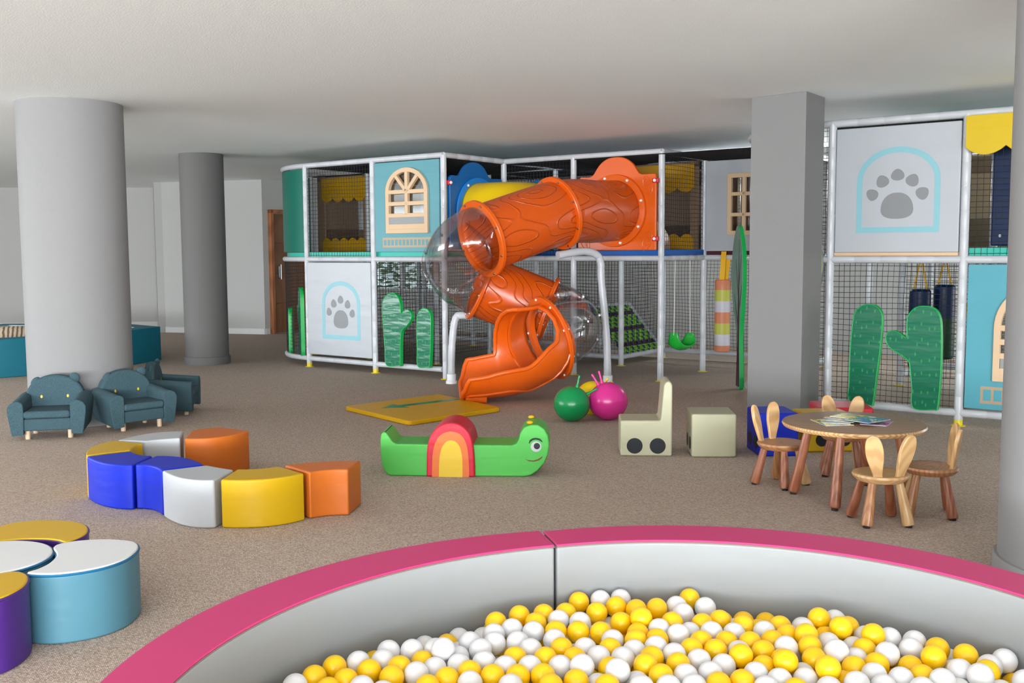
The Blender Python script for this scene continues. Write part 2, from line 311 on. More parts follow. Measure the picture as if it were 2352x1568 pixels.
# wooden door with frame and long handle
dr = empty('door_1', DC+DV*.12, math.atan2(.81, .587), 'brown wooden door with three panel grooves and a steel pull'); dr['kind'] = 'structure'
m = MB()
for x in (.03, .91): m.box((x, 0, 1.06), (.06, .16, 2.12))
m.box((.47, 0, 2.09), (.94, .16, .06)); m.build('door_frame', wood('door_frame_wood', (140, 84, 50), (160, 100, 62), .3), dr, bevel=.004)
m = MB()
for k in range(4): m.box((.47, .05, .005+.515*k+.255), (.82, .045, .505))
m.box((.47, .06, 1.03), (.81, .03, 2.04)); m.build('door_leaf', door_w, dr, bevel=.003)
m = MB(); m.box((.24, .01, 1.06), (.04, .02, .20)); m.tube([(.24, -.03, .93), (.24, -.03, 1.19)], .012); m.build('door_handle', steel, dr, bevel=.003)
# back wall behind the play frame, lattice direction, with a daylight window
U_ = Vector((.8096, -.587, 0)); V_ = Vector((.587, .8096, 0)); ORG = Vector((-.73, 11.115, 0)); RZ = math.radians(-35.95)
def LW(a, b, z=0): return ORG+U_*a+V_*b+Vector((0, 0, z))
wa = DC+DV*2.6
wall_run('wall_window_side', LW(-6.8, 5.15), LW(9.5, 5.15), wall_m, back=tuple(V_), openings=((.5, 2.5, .7, 2.2),), label='pale wall behind the netted play frame')
pc = LW(-5.3, 5.2); window_unit(1, (pc.x, pc.y), U_, 2.0, .7, 2.2, 2)
pm = glass_m('window_glass', (.9, .95, .92, 1)); m = MB(); m.box(pc+Vector((0, 0, 1.45)), (1.96, .01, 1.48), R=Matrix.Rotation(RZ, 3, 'Z')); struct(m.build('window_5', pm, smooth=False), 'glass of the window behind the netting')
# leaf mass of the garden outside that window
m = MB(); rnd = random.Random(3)
for i in range(2600):
    p = LW(-8+rnd.random()*4.5, 5.9+rnd.random()*1.6, rnd.random()**.7*1.9); a = rnd.random()*6; s = .035+rnd.random()*.06
    R = Matrix.Rotation(a, 3, 'Z') @ Matrix.Rotation(rnd.random()*3, 3, 'X'); m.add([p+R @ Vector(q) for q in ((-s, 0, 0), (0, -s*.5, 0), (s, 0, 0), (0, s*.5, .01))], [(0, 1, 2, 3)])
tag(m.build('garden_foliage', mat('leaf_green', (170, 188, 150), .6, None, .15), smooth=False, merge=False), 'green garden foliage outside the window behind the play frame', 'foliage', kind='stuff')
m = MB(); m.box(LW(-2, 8.2, -.06), (16, 6, .1), R=Matrix.Rotation(RZ, 3, 'Z')); struct(m.build('floor_outside', mat('outside_paving', (150, 150, 140), .9), smooth=False))
# columns
def column(name, c, r, mt, label, zt=CZ):
    e = empty(name, (c[0], c[1], 0)); e['kind'] = 'structure'; e['label'] = label
    MB().lathe([(r, 0), (r, zt)], 72).build('shaft', mt, e); MB().lathe([(r+.002, .001), (r+.018, .001), (r+.018, .088), (r+.012, .098), (r+.002, .10)], 72).build('baseboard_ring', mt, e)
column('column', (-3.63, 8.525), .412, col_m, 'thick pale grey round column behind the bear armchairs')
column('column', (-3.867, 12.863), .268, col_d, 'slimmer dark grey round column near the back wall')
column('column', (2.47, 4.15), .41, col_m, 'pale round column nearest the ball pit, beside the bright blue window panel')
PL = [gp(1726.3, 224, CZ), gp(1852.5, 209, CZ), gp(1895, 224, CZ)]; PL.append(PL[0]+PL[2]-PL[1])
m = MB(); m.prism([(p.x, p.y) for p in PL], zup(0), zup(CZ)); struct(m.build('column', pillar_m, bevel=.004), 'square grey pillar between the play frame and the blue cube')
# ------------------------------------------------------------------ play frame
TZ, MZ, BZ, PR = 2.434, 1.313, .105, .034
def pipe(p, q, r=PR, step=.19, jit=0.0):          # padded pipe with its seams
    p = Vector(p); q = Vector(q); L = (q-p).length; n = max(1, round(L/step)); P = []; Rr = []
    for i in range(n+1):
        t = i/n
        if 0 < i < n:
            for dt, rr in ((-.007, r), (0, r-.0022), (.007, r)):
                P.append(p+(q-p)*(t+dt/L)); Rr.append(rr)
        else: P.append(p+(q-p)*t); Rr.append(r)
    return MB().tube(P, Rr, 16)
def net(o, ax, wd, hgt, cell=.045, th=.0036, axz=Vector((0, 0, 1)), sag=.006, seed=1, name='net', parent=None, mt=None):
    rnd = random.Random(seed); o = Vector(o); ax = Vector(ax).normalized(); nn = ax.cross(axz).normalized(); m = MB(); nu = max(2, round(wd/cell)); nv = max(2, round(hgt/cell)); K = 8
    g1 = [rnd.uniform(-1, 1) for _ in range(12)]
    def P(u, v):
        s = math.sin(PI*min(1, max(0, u/wd)))*math.sin(PI*min(1, max(0, v/hgt)))
        du = sag*2*s*math.sin(u*5+g1[0]*3+v*3); dv = sag*2*s*math.sin(v*6+g1[1]*3+u*4); dn = sag*3*s*math.sin(u*3+v*2+g1[2]*3)
        return o+ax*(u+du)+axz*(v+dv)+nn*dn
    def strand(f):
        pts = [f(i/K) for i in range(K+1)]; m.tube(pts, th/2*1.15, 4, caps=False)
    for i in range(nu+1):
        u = wd*i/nu+rnd.uniform(-.002, .002); strand(lambda t: P(u, hgt*t))
    for j in range(nv+1):
        v = hgt*j/nv+rnd.uniform(-.002, .002); strand(lambda t: P(wd*t, v))
    return m.build(name, mt or net_m, parent, smooth=False, merge=False)
AX, BXv = Vector((1, 0, 0)), Vector((0, 1, 0))
STUB = {(-2.188, .03), (-1.05, 0), (1.05, 0.0)}
def frame_posts(root, posts, feet=True):
    for (a, b, z0, z1) in posts:
        hi = .05 if min(abs(a-x_)+abs(b-y_) for x_, y_ in STUB) < .02 else .012
        o = pipe((a, b, hi), (a, b, z1)).build('post', pad_white, root)
        if z0 < .1 and feet:
            MB().lathe([(.0, .0005), (.055, .0005), (.055, .006), (.033, .007), (.033, hi), (0, hi)], 20, (a, b, 0)).build('foot_flange', yellow_pl, o)
def frame_rails(root, rails, name='rail'):
    for p, q in rails:
        pipe(p, q, .031, .21).build(name, pad_white, root)
def arc_pts(c, r, a0, a1, z, n=10): return [Vector((c[0]+r*math.cos(a0+(a1-a0)*i/n), c[1]+r*math.sin(a0+(a1-a0)*i/n), z)) for i in range(n+1)]
pf = empty('play_frame', ORG, RZ, 'large white padded pipe play frame with black netting around the orange tube slide', 'play frame')
z0, z1 = 0.0, TZ
nodes = [(-2.188, .03), (-1.05, 0), (0, 0), (0, 1.10), (.95, 1.12), (2.03, 1.15), (2.03, 2.19), (3.10, 2.19), (.95, 2.19), (-1.05, 2.19), (0, 2.19), (-2.188, 2.19), (-3.24, 3.28), (-2.188, 3.28), (-1.05, 3.28), (0, 3.28), (.95, 3.28), (2.03, 3.28), (3.10, 3.28), (-3.24, 1.10), (-1.05, 1.10), (-2.188, 1.10), (-3.24, 2.19)]
frame_posts(pf, [(a, b, z0, z1) for a, b in nodes])
R_ = []
for z in (TZ, MZ):
    R_ += [((-2.188, .03, z), (-1.05, 0, z)), ((-1.05, 0, z), (0, 0, z)), ((0, 0, z), (0, 1.10, z)), ((0, 1.10, z), (.95, 1.12, z)), ((.95, 1.12, z), (2.03, 1.15, z)), ((2.03, 1.15, z), (2.03, 2.19, z)), ((2.03, 2.19, z), (3.10, 2.19, z)),
           ((.95, 1.12, z), (.95, 3.28, z)), ((-3.24, 3.28, z), (3.10, 3.28, z)), ((-3.24, 1.10, z), (-3.24, 3.28, z)), ((-1.05, 0, z), (-1.05, 3.28, z)), ((0, 1.10, z), (0, 3.28, z)), ((-3.24, 2.19, z), (2.03, 2.19, z)), ((-2.188, 1.10, z), (0, 1.10, z)), ((3.10, 2.19, z), (3.10, 3.28, z))]
R_ += [((-2.188, .03, BZ), (-1.05, 0, BZ)), ((-1.05, 0, BZ), (-.04, 0, BZ)), ((-3.24, 3.28, BZ), (3.10, 3.28, BZ)), ((-3.24, 1.10, BZ), (-3.24, 3.28, BZ)), ((-1.05, 2.19, BZ), (0, 2.19, BZ)), ((0, 2.19, BZ), (.95, 2.19, BZ)), ((.95, 2.19, BZ), (.95, 3.28, BZ)), ((3.10, 2.19, BZ), (3.10, 3.28, BZ))]
frame_rails(pf, R_)
for z in (TZ, MZ, BZ):
    MB().tube(arc_pts((-2.188, 1.08), 1.05, -PI/2, -PI, z, 12), .031, 16).build('curved_rail', pad_white, pf)
# nets
nets = [((-2.15, .02, MZ), AX, 1.06, 1.12), ((-1.01, 0, BZ), AX, .98, 1.2), ((2.03, 1.18, MZ), BXv, .97, 1.12), ((-3.24, 3.28, BZ), AX, 3.24, 1.2), ((0, 3.28, BZ), AX, 3.1, 1.2),
        ((-3.24, 3.28, MZ), AX, 3.24, 1.12), ((0, 3.28, MZ), AX, 3.1, 1.12), ((0, 2.19, BZ), AX, .95, 1.2), ((-1.05, 2.19, MZ), AX, 2.0, 1.12), ((.95, 2.19, BZ), BXv, 1.09, 1.2), ((0.02, 1.11, MZ), AX, .93, 1.12), ((-3.24, 1.15, BZ), BXv, 2.1, 1.2), ((-1.05, .05, BZ), BXv, 2.1, 1.2), ((3.10, 2.2, MZ), BXv, 1.05, 1.12), ((-2.1, 2.19, MZ), AX, 1.02, 1.12)]
for i, (o, ax, wd, hh) in enumerate(nets): net(o, ax, wd, hh, parent=pf, seed=i+1)
# net round the lower left curve
m = MB(); cc_ = (-2.188, 1.08); nar = 36
for i in range(nar+1):
    a = -PI/2-PI/2*i/nar; x, y = cc_[0]+1.05*math.cos(a), cc_[1]+1.05*math.sin(a); m.tube([(x, y, BZ), (x, y, MZ)], .002, 4, caps=False)
for j in range(27): m.tube(arc_pts(cc_, 1.05, -PI/2, -PI, BZ+1.2*j/26, 14), .002, 4, caps=False)
m.build('net', net_m, pf, smooth=False, merge=False)
# roof netting
for i, (o, wx, wy) in enumerate((((-3.2, 1.1, TZ-.03), 6.3, 2.15), ((-2.15, .05, TZ-.03), 2.15, 1.05))): net(o, AX, wx, wy, .036, .008, axz=BXv, sag=.01, seed=40+i, name='roof_net', parent=pf, mt=roof_net)
# decks and their vinyl edges
def slab(name, mts, x0, x1, y0, y1, z0, z1, root, bev=.006): return MB().box(((x0+x1)/2, (y0+y1)/2, (z0+z1)/2), (x1-x0, y1-y0, z1-z0)).build(name, mts, root, bevel=bev)
slab('deck', teal_e, -2.15, -.03, .035, 1.06, MZ+.022, MZ+.085, pf); slab('deck', teal_e, -3.2, -.03, 1.14, 3.24, MZ+.022, MZ+.085, pf); slab('deck', deckblue, .03, 1.99, 1.19, 3.24, MZ+.03, MZ+.09, pf)
slab('deck', maroon, 2.07, 3.06, 2.18, 3.24, MZ+.03, MZ+.075, pf); slab('deck', deckblue, 2.0, 2.05, 1.2, 2.15, MZ+.03, MZ+.09, pf)
m = MB(); m.prism([(-2.19, 1.06)]+[(p.x, p.y) for p in arc_pts((-2.188, 1.08), 1.02, -PI/2, -PI, 0)], zup(MZ+.022), zup(MZ+.08)); m.build('deck', teal_e, pf)
# curved green panel, upper left
m = MB(); A_ = arc_pts((-2.188, 1.08), 1.06, -PI/2-.03, -PI+.02, 0, 20); B_ = arc_pts((-2.188, 1.08), 1.035, -PI/2-.03, -PI+.02, 0, 20)
m.prism([(p.x, p.y) for p in A_]+[(p.x, p.y) for p in B_[::-1]], zup(MZ+.085), zup(TZ-.04)); tgp = m.build('curved_panel', green_cv, empty('curved_screen', ORG, RZ, 'dark green curved vinyl screen at the upper left end of the play frame', 'padded panel'), bevel=.004)
m = MB(); m.tube([(A_[0].x+.012, A_[0].y-.004, MZ+.09), (A_[0].x+.012, A_[0].y-.004, TZ-.05)], .008, 8); m.build('lime_piping', mat('lime_edge', (40, 210, 40), .4), tgp.parent)
# inner tan boards on the upper storey, shop front with scalloped valances
def scallops(a0, a1, ztop, zbot, n, amp, up=False, plane=lambda a, z, t: Vector((a, t, z)), t0=0, t1=.012):
    poly = []; w_ = (a1-a0)/n; s = 1 if not up else -1
    for k in range(n):
        for i in range(9):
            t = i/8; poly.append((a0+w_*(k+t), zbot - s*amp*math.sin(PI*t)**.8))
    poly += [(a1, ztop), (a0, ztop)]
    # drop duplicate cusps
    q = [poly[0]]
    for p in poly[1:]:
        if abs(p[0]-q[-1][0])+abs(p[1]-q[-1][1]) > 1e-5: q.append(p)
    return MB().prism(q, lambda p: plane(p[0], p[1], t0), lambda p: plane(p[0], p[1], t1))
def shop_front(a0, a1, y, label, rot=0, flip=False):
    e = empty('shop_front_panel', LW(a0, y) if not rot else LW(a0, y), RZ+rot, label, 'padded panel'); L = a1-a0
    m = MB(); m.box((.07, 0, (MZ+TZ)/2+.04), (.14, .03, TZ-MZ-.1)); m.box((L-.05, 0, (MZ+TZ)/2+.04), (.1, .03, TZ-MZ-.1)); m.box((L/2, 0, TZ-.07), (L, .03, .06)); m.build('side_board', tan_v, e, bevel=.006)
    scallops(.1, L-.05, TZ-.06, TZ-.32, 4, .06, plane=lambda a, z, t: Vector((a, -t-.016, z))).build('valance', valance, e)
    scallops(.1, L-.05, MZ+.09, MZ+.22, 5, .05, up=True, plane=lambda a, z, t: Vector((a, -t-.016, z))).build('sill_scallops', valance, e)
    return e
shop_front(-3.15, -2.2, 1.14, 'tan frame with mustard scalloped valance behind upper left netting'); 
shop_front(.99, 1.99, 2.13, 'tan board with mustard scallops behind the netting right of the tube slide')
for nm, a0, a1, b, lb in (('tan_board', -3.17, -1.1, 1.25, 'plain tan board deep inside the upper left storey'), ('tan_board', 4.3, 6.3, 3.2, 'plain tan board deep inside the upper storey right of the pillar'), ('tan_board', -1.0, 2.0, 3.2, 'plain tan board deep inside the upper storey behind the tube slide')):
    e = empty(nm, LW(a0, b), RZ+(PI/2 if a0 < -3.1 else 0), lb, 'board'); L = min(a1-a0, 3); m = MB()
    m.box((L*.32/2, 0, (MZ+TZ)/2), (L*.32, .03, 1.0)); m.box((L*.8, 0, (MZ+TZ)/2), (L*.4, .03, 1.0)); m.box((L/2, 0, MZ+.25), (L, .03, .3)); m.box((L/2, 0, TZ-.15), (L, .03, .2)); m.build('board', tan_v, e, bevel=.004)
    MB().box((L*.45, .0, 1.85), (.03, .05, .9)).build('dark_post', seam_black, e)
# pink padded arch seen through the same netting
e = empty('padded_arch', LW(1.32, 1.72), RZ, 'pale pink padded arch with yellow rim behind the netting', 'soft play arch')
P = [(-.38, 0)]+arc((0, .02), .38, PI, 0, 18)+[(.38, 0)]; MB().prism(P, lambda p: Vector((p[0], 0, p[1]+MZ+.08)), lambda p: Vector((p[0], .3, p[1]+MZ+.08))).build('arch_body', vinyl('blush', (226, 190, 172)), e, bevel=.01)
MB().tube([Vector((p[0]*1.04, 0, p[1]*1.04+MZ+.08)) for p in arc((0, .02), .38, PI, 0, 18)], .025, 8).build('arch_rim', yellow_v, e)
# climbing ramp woven from green straps
cr = empty('climbing_ramp', ORG, RZ, 'lime green webbing climbing ramp with maroon bands under the deck', 'climbing net')
A0, A1 = Vector((.95, 2.24, .12)), Vector((.95, 3.24, .12)); dA = Vector((-.50, 0, .58))
pipe(A1+Vector((0, 0, .0)), A1+dA, .028).build('side_pipe', pad_white, cr); pipe(A0+dA, A1+dA, .028).build('top_pipe', pad_white, cr)
nrm = Vector((.75, 0, .65))
for k in range(13):
    t = (k+.5)/13; m = MB(); p = A0+(A1-A0)*.04+dA*t; q = A0+(A1-A0)*.97+dA*t
    P = [p-dA*.033, q-dA*.033, q+dA*.033, p+dA*.033]; off = nrm*.004
    m.add([x-off for x in P]+[x+off for x in P], [(0, 1, 2, 3), (7, 6, 5, 4), (0, 1, 5, 4), (1, 2, 6, 5), (2, 3, 7, 6), (3, 0, 4, 7)])
    m.build('band', maroon if k % 4 == 2 else mat('lime_webbing', (128, 190, 44), .7), cr, smooth=False)
for k in range(14):
    t = .05+.9*k/13; p = A0+(A1-A0)*t; m = MB(); vs_ = []
    for s in range(25):
        o_ = nrm*(.012 if ((s//2)+k) % 2 else -.012)
        for w_ in (-.018, .018): vs_ += [p+dA*(s/24)+o_+Vector((0, w_, 0)), p+dA*(s/24)+o_+nrm*.002+Vector((0, w_, 0))]
    m.add(vs_, [f for s in range(24) for f in ((4*s, 4*s+2, 4*s+6, 4*s+4), (4*s+1, 4*s+5, 4*s+7, 4*s+3), (4*s, 4*s+4, 4*s+5, 4*s+1), (4*s+2, 4*s+3, 4*s+7, 4*s+6))])
    m.build('cross_strap', mat('dark_webbing', (40, 60, 110), .7), cr, smooth=False)
# right hand play frame
pr = empty('play_frame', LW(4.237, -.03), RZ, 'near section of white pipe play frame with netting, right of the square pillar', 'play frame')
def q(a, b): return (a-4.237, b+.03)
N2 = [(4.237, -.03), (5.287, -.03), (6.34, -.03), (4.237, 1.08), (5.287, 1.08), (6.34, 1.08), (4.237, 2.19), (5.287, 2.19), (6.34, 2.19), (3.17, 1.06), (5.287, 3.28), (4.237, 3.28), (6.34, 3.28)]
frame_posts(pr, [(*q(a, b), 0, TZ) for a, b in N2])
R2 = []
for z in (TZ, MZ, BZ):
    R2 += [((*q(4.237, -.03), z), (*q(5.287, -.03), z)), ((*q(5.287, -.03), z), (*q(6.34, -.03), z)), ((*q(4.237, 3.28), z), (*q(6.34, 3.28), z)), ((*q(4.237, 2.19), z), (*q(4.237, 3.28), z)), ((*q(6.34, -.03), z), (*q(6.34, 3.28), z))]
for z in (TZ, MZ): R2 += [((*q(5.287, -.03), z), (*q(5.287, 3.28), z)), ((*q(4.237, -.03), z), (*q(4.237, 2.19), z)), ((*q(4.237, 1.08), z), (*q(6.34, 1.08), z)), ((*q(4.237, 2.19), z), (*q(6.34, 2.19), z))]
frame_rails(pr, R2)
for z in (TZ, MZ, BZ): MB().tube(arc_pts(q(4.237, 1.05), 1.08, -PI/2, -PI, z, 12), .031, 16).build('curved_rail', pad_white, pr)
for i, (o, ax, wd, hh) in enumerate([((4.27, -.03, BZ), AX, .99, 1.2), ((5.32, -.03, MZ), AX, 1.0, 1.12), ((4.237, 2.19, BZ), AX, 2.1, 1.2), ((4.237, 3.28, BZ), AX, 2.1, 1.2), ((4.237, 3.28, MZ), AX, 2.1, 1.12), ((4.237, 0, MZ), BXv, 2.1, 1.12), ((5.287, .02, BZ), BXv, 2.1, 1.2)]):
    a, b = q(o[0], o[1]); net((a, b, o[2]), ax, wd, hh, parent=pr, seed=60+i)
m = MB(); cc_ = q(4.237, 1.05)
for i in range(37):
    a = -PI/2-PI/2*i/36; x, y = cc_[0]+1.08*math.cos(a), cc_[1]+1.08*math.sin(a); m.tube([(x, y, BZ), (x, y, TZ)], .002, 4, caps=False)
for j in range(53): m.tube(arc_pts(cc_, 1.08, -PI/2, -PI, BZ+2.32*j/52, 14), .002, 4, caps=False)
m.build('net', net_m, pr, smooth=False, merge=False)
net((0, .06, TZ-.03), AX, 2.05, 2.1, .036, .008, axz=BXv, sag=.01, seed=80, name='roof_net', parent=pr, mt=roof_net)
slab('deck', teal_e, 1.08, 2.07, .02, 1.05, MZ+.025, MZ+.095, pr); slab('deck', peach, .04, 1.02, .0, 1.05, MZ+.025, MZ+.06, pr); slab('deck', teal_e, .04, 2.07, 1.15, 3.2, MZ+.025, MZ+.08, pr)
# ------------------------------------------------------------------ printed panels
def pl(e, name, poly, t0, t1, mt, bev=0):          # outline in the panel plane, y toward the room is negative
    return MB().prism(poly, lambda p: Vector((p[0], -t0, p[1])), lambda p: Vector((p[0], -t1, p[1]))).build(name, mt, e, bevel=bev, smooth=bool(bev))
def rect(x0, x1, y0, y1): return [(x0, y0), (x1, y0), (x1, y1), (x0, y1)]
def band(e, name, outer, inner, t0, t1, mt, bev=0):
    n = len(outer); m = MB(); A = [Vector((p[0], -t1, p[1])) for p in outer]; B = [Vector((p[0], -t1, p[1])) for p in inner]; C = [Vector((p[0], -t0, p[1])) for p in outer]; D = [Vector((p[0], -t0, p[1])) for p in inner]
    F = []
    for i in range(n):
        j = (i+1) % n; F += [(i, j, n+j, n+i), (2*n+i, 3*n+i, 3*n+j, 2*n+j), (i, 2*n+i, 2*n+j, j), (n+i, n+j, 3*n+j, 3*n+i)]
    return m.add(A+B+C+D, F).build(name, mt, e, bevel=bev, smooth=bool(bev))
def arch_out(x0, x1, z0, zs, zt, n=20):
    c = (x0+x1)/2; r = (x1-x0)/2; return [(x0, z0), (x1, z0)]+[(c+r*math.cos(PI*i/n), zs+(zt-zs)*math.sin(PI*i/n)) for i in range(n+1)]
def blob(c, rx, rz, rot=0, n=20, egg=0.0, sq=2.0):
    out = []
    for i in range(n):
        a = 2*PI*i/n; ca, sa = math.cos(a), math.sin(a); x = abs(ca)**(2/sq)*math.copysign(1, ca)*rx; z = abs(sa)**(2/sq)*math.copysign(1, sa)*rz; x *= 1-egg*z/rz
        out.append((c[0]+x*math.cos(rot)-z*math.sin(rot), c[1]+x*math.sin(rot)+z*math.cos(rot)))
    return out
def paw_panel(root_loc, x0, x1, z0, z1, arch, pad, toes, label, edge=None):
    e = empty('paw_print_panel', root_loc, RZ, label, 'padded panel'); pl(e, 'cushion', rect(x0, x1, z0, z1), -.02, .022, panel_w, .008)
    ax0, ax1, az0, azs, azt, wd = arch; T = .0225
    band(e, 'arch_outline', arch_out(ax0, ax1, az0, azs, azt), arch_out(ax0+wd, ax1-wd, az0+wd, azs, azt-wd), T, T+.001, aqua_o)
    (cx, cz, rx, rz) = pad; P = []
    for i in range(28):
        a = 2*PI*i/28; P.append((cx+rx*math.copysign(abs(math.cos(a))**.8, math.cos(a))*(1-.20*math.sin(a)), cz+rz*math.copysign(abs(math.sin(a))**.85, math.sin(a))))
    pl(e, 'paw_pad', P, T, T+.001, grey_p)
    for (tx, tz, rx, rz, ro) in toes: pl(e, 'toe_print', blob((tx, tz), rx, rz, ro, 20, .25), T, T+.001, grey_p)
    if edge: MB().box(((x0+x1)/2, .0, z0-.012), (x1-x0, .05, .022)).build('foam_edge', edge, e)
    return e
paw_panel(LW(0, -.0), -2.145, -1.09, .165, 1.275, (-1.892, -1.262, .365, .79, 1.055, .05), (-1.58, .605, .118, .108), [(-1.775, .69, .042, .048, .3), (-1.695, .79, .045, .05, .12), (-1.58, .838, .045, .048, 0), (-1.465, .785, .045, .05, -.12), (-1.39, .68, .042, .048, -.3)], 'small white vinyl panel with grey paw print, lower left bay of the play frame')
paw_panel(LW(0, -.03), 4.277, 5.25, 1.37, 2.385, (4.453, 5.105, 1.53, 1.95, 2.215, .045), (4.776, 1.745, .125, .105), [(4.577, 1.84, .045, .05, .9), (4.657, 1.945, .05, .05, .4), (4.776, 1.992, .052, .047, 0), (4.893, 1.945, .05, .05, -.5), (4.972, 1.84, .05, .05, -.9)], 'large white paw print panel in upper bay right of the square pillar', edge=peach)
def arch_window(e, x0, x1, z0, zs, zt, t0, t1, m_=None):
    m_ = m_ or peach; wd = .05; w_ = x1-x0
    fr = band(e, 'window_frame', arch_out(x0, x1, z0, zs, zt, 24), arch_out(x0+wd, x1-wd, z0+.05, zs, zt-wd, 24), t0, t1, m_, .006)
    cx = (x0+x1)/2; H1 = zs-.0; bars = []
    zb = [z0+.05+.16, (z0+.21+zs)/2-.0]; zpan = z0+.20
    m = MB(); y = -(t0+t1)/2; th = t1-t0-.006
    for z in (zpan, (zpan+zs)/2, zs): m.box((cx, y, z), (w_-wd, th, .045))
    m.box((cx, y, (zpan+zs)/2), (.045, th, zs-zpan)); m.box((cx, y, (zs+zt)/2-.02), (.045, th, zt-zs-.05))
    for s in (-1, 1):
        L = (w_/2-.02); a = math.radians(48); m.box((cx+s*math.cos(a)*L*.5, y, zs+math.sin(a)*L*.5), (L*.96, th, .04), R=Matrix.Rotation(-s*a, 3, 'Y'))
    m.box((cx, y, z0+.075), (w_-wd, th, .06)); m.build('glazing_bar', m_, fr, bevel=.005)
    MB().box((cx, y, z0+.145), (w_-wd*2, th*.8, .085)).build('sill_cushion', offwhite_v, fr, bevel=.006)
    m = MB(); m.prism(arch_out(x0+.03, x1-.03, zpan, zs, zt-.03, 24), lambda p: Vector((p[0], -t0, p[1])), lambda p: Vector((p[0], -t0-.004, p[1]))); m.build('window_film', pane_m, fr, smooth=False)
    return fr
def holed(e, name, x0, x1, z0, z1, hole, t0, t1, mt):      # panel with an arched hole, bridging rectangle and arch loop
    n = len(hole); out = []
    for (hx, hz) in hole:
        cx = sum(p[0] for p in hole)/n; cz = sum(p[1] for p in hole)/n; dx, dz = hx-cx, hz-cz
        k = min([(x1-cx)/dx if dx > 1e-9 else 1e9, (x0-cx)/dx if dx < -1e-9 else 1e9, (z1-cz)/dz if dz > 1e-9 else 1e9, (z0-cz)/dz if dz < -1e-9 else 1e9]); out.append([cx+dx*k, cz+dz*k])
    for (X, Z) in ((x0, z0), (x1, z0), (x1, z1), (x0, z1)):
        i = min(range(n), key=lambda i: (out[i][0]-X)**2+(out[i][1]-Z)**2); out[i] = [X, Z]
    return band(e, name, out, hole, t0, t1, mt, .004)
def balcony(e, x0, x1, z0, z1, n, t):
    m = MB(); m.box(((x0+x1)/2, -t, z0+.012), (x1-x0, .001, .024)); m.box(((x0+x1)/2, -t, z1-.012), (x1-x0, .001, .024))
    for k in range(n+1): m.box((x0+.011+(x1-x0-.022)*k/n, -t, (z0+z1)/2), (.020, .0006, z1-z0-.03))
    m.build('balcony_print', peach_p, e, smooth=False)
wp = empty('window_panel', LW(0, 0), RZ, 'light blue vinyl panel with arched peach window, upper bay beside the tube slide', 'padded panel')
holed(wp, 'cushion', -1.0, -.045, 1.395, 2.395, arch_out(-.79, -.22, 1.66, 2.06, 2.29, 30), -.02, .022, aqua_v)
arch_window(wp, -.815, -.195, 1.60, 2.06, 2.325, .0, .05); balcony(wp, -.885, -.125, 1.445, 1.555, 13, .0235)
wp2 = empty('window_panel', LW(0, -.03), RZ, 'bright blue panel with arched peach window, lower bay beside the right column', 'padded panel')
holed(wp2, 'cushion', 5.33, 6.30, .15, 1.275, arch_out(5.56, 6.05, .43, .79, 1.08, 30), -.02, .022, aqua_d)
arch_window(wp2, 5.53, 6.08, .375, .79, 1.115, .0, .05); balcony(wp2, 5.446, 6.15, .195, .33, 9, .0235)
wp3 = empty('window_panel', LW(0, 2.17), RZ, 'white vinyl panel with square peach window, left of the square pillar', 'padded panel')
x0, x1 = 2.335, 2.92; zz0, zz1 = 1.56, 2.245
band(wp3, 'cushion', [(2.07, 1.385), (3.06, 1.385), (3.06, 2.395), (2.07, 2.395)], [(x0+.03, zz0+.03), (x1-.03, zz0+.03), (x1-.03, zz1-.03), (x0+.03, zz1-.03)], -.02, .02, panel_w, .004)
fr3 = band(wp3, 'window_frame', rect(x0, x1, zz0, zz1), rect(x0+.05, x1-.05, zz0+.05, zz1-.05), 0, .045, peach, .005)
m = MB()
for k in (1, 2): m.box((x0+(x1-x0)*k/3, -.022, (zz0+zz1)/2), (.04, .04, zz1-zz0-.08)); m.box(((x0+x1)/2, -.022, zz0+(zz1-zz0)*k/3), (x1-x0-.08, .04, .04))
m.build('glazing_bar', peach, fr3, bevel=.004)
MB().box(((x0+x1)/2, .0, (zz0+zz1)/2), (x1-x0-.08, .004, zz1-zz0-.08)).build('window_film', pane_m, fr3, smooth=False)
for k, mm in enumerate((maroon, valance, dkgreen, maroon, navy)):
    e = empty('hanging_roller', LW(2.40+.12*k, 2.5), RZ, '%s padded roller behind the square window' % ('maroon', 'mustard', 'dark green', 'second maroon', 'navy')[k], 'padded roller'); MB().lathe([(0, 1.42), (.045, 1.42), (.05, 1.43), (.05, 2.37), (.045, 2.38), (0, 2.38)], 20).build('roller_body', mm, e)
# yellow scalloped awning
aw = empty('scalloped_awning', LW(5.287, -.105), RZ, 'bright yellow scalloped vinyl awning on the top rail at right', 'awning')
scallops(.005, .86, 1.0+1.41, 2.17, 3, .062, plane=lambda a, z, t: Vector((a, -t, z)), t0=0, t1=.014).build('awning_cloth', awning_m, aw, bevel=.004)
for k, (a, mm, lb) in enumerate(((5.44, navy, 'navy padded strip with rivets nearest the awning post'), (5.72, seam_black, 'black padded strip behind the upper right netting'), (5.58, tan_v, 'narrow tan strip between the dark padded strips'), (5.86, peach, 'peach padded strip behind the upper right netting'))):
    e = empty('padded_strip', LW(a, .55), RZ, lb, 'padded roller'); MB().box((0, 0, 1.9), (.14 if k < 2 else .09, .05, .96)).build('strip_body', mm, e, bevel=.012)
    if k < 2:
        for z in (1.5, 2.3): MB().lathe([(0, 0), (.012, 0), (.010, .006), (0, .007)], 12, (0, -.026, z), R=Matrix.Rotation(PI/2, 3, 'X')).build('rivet', white_pl, e)
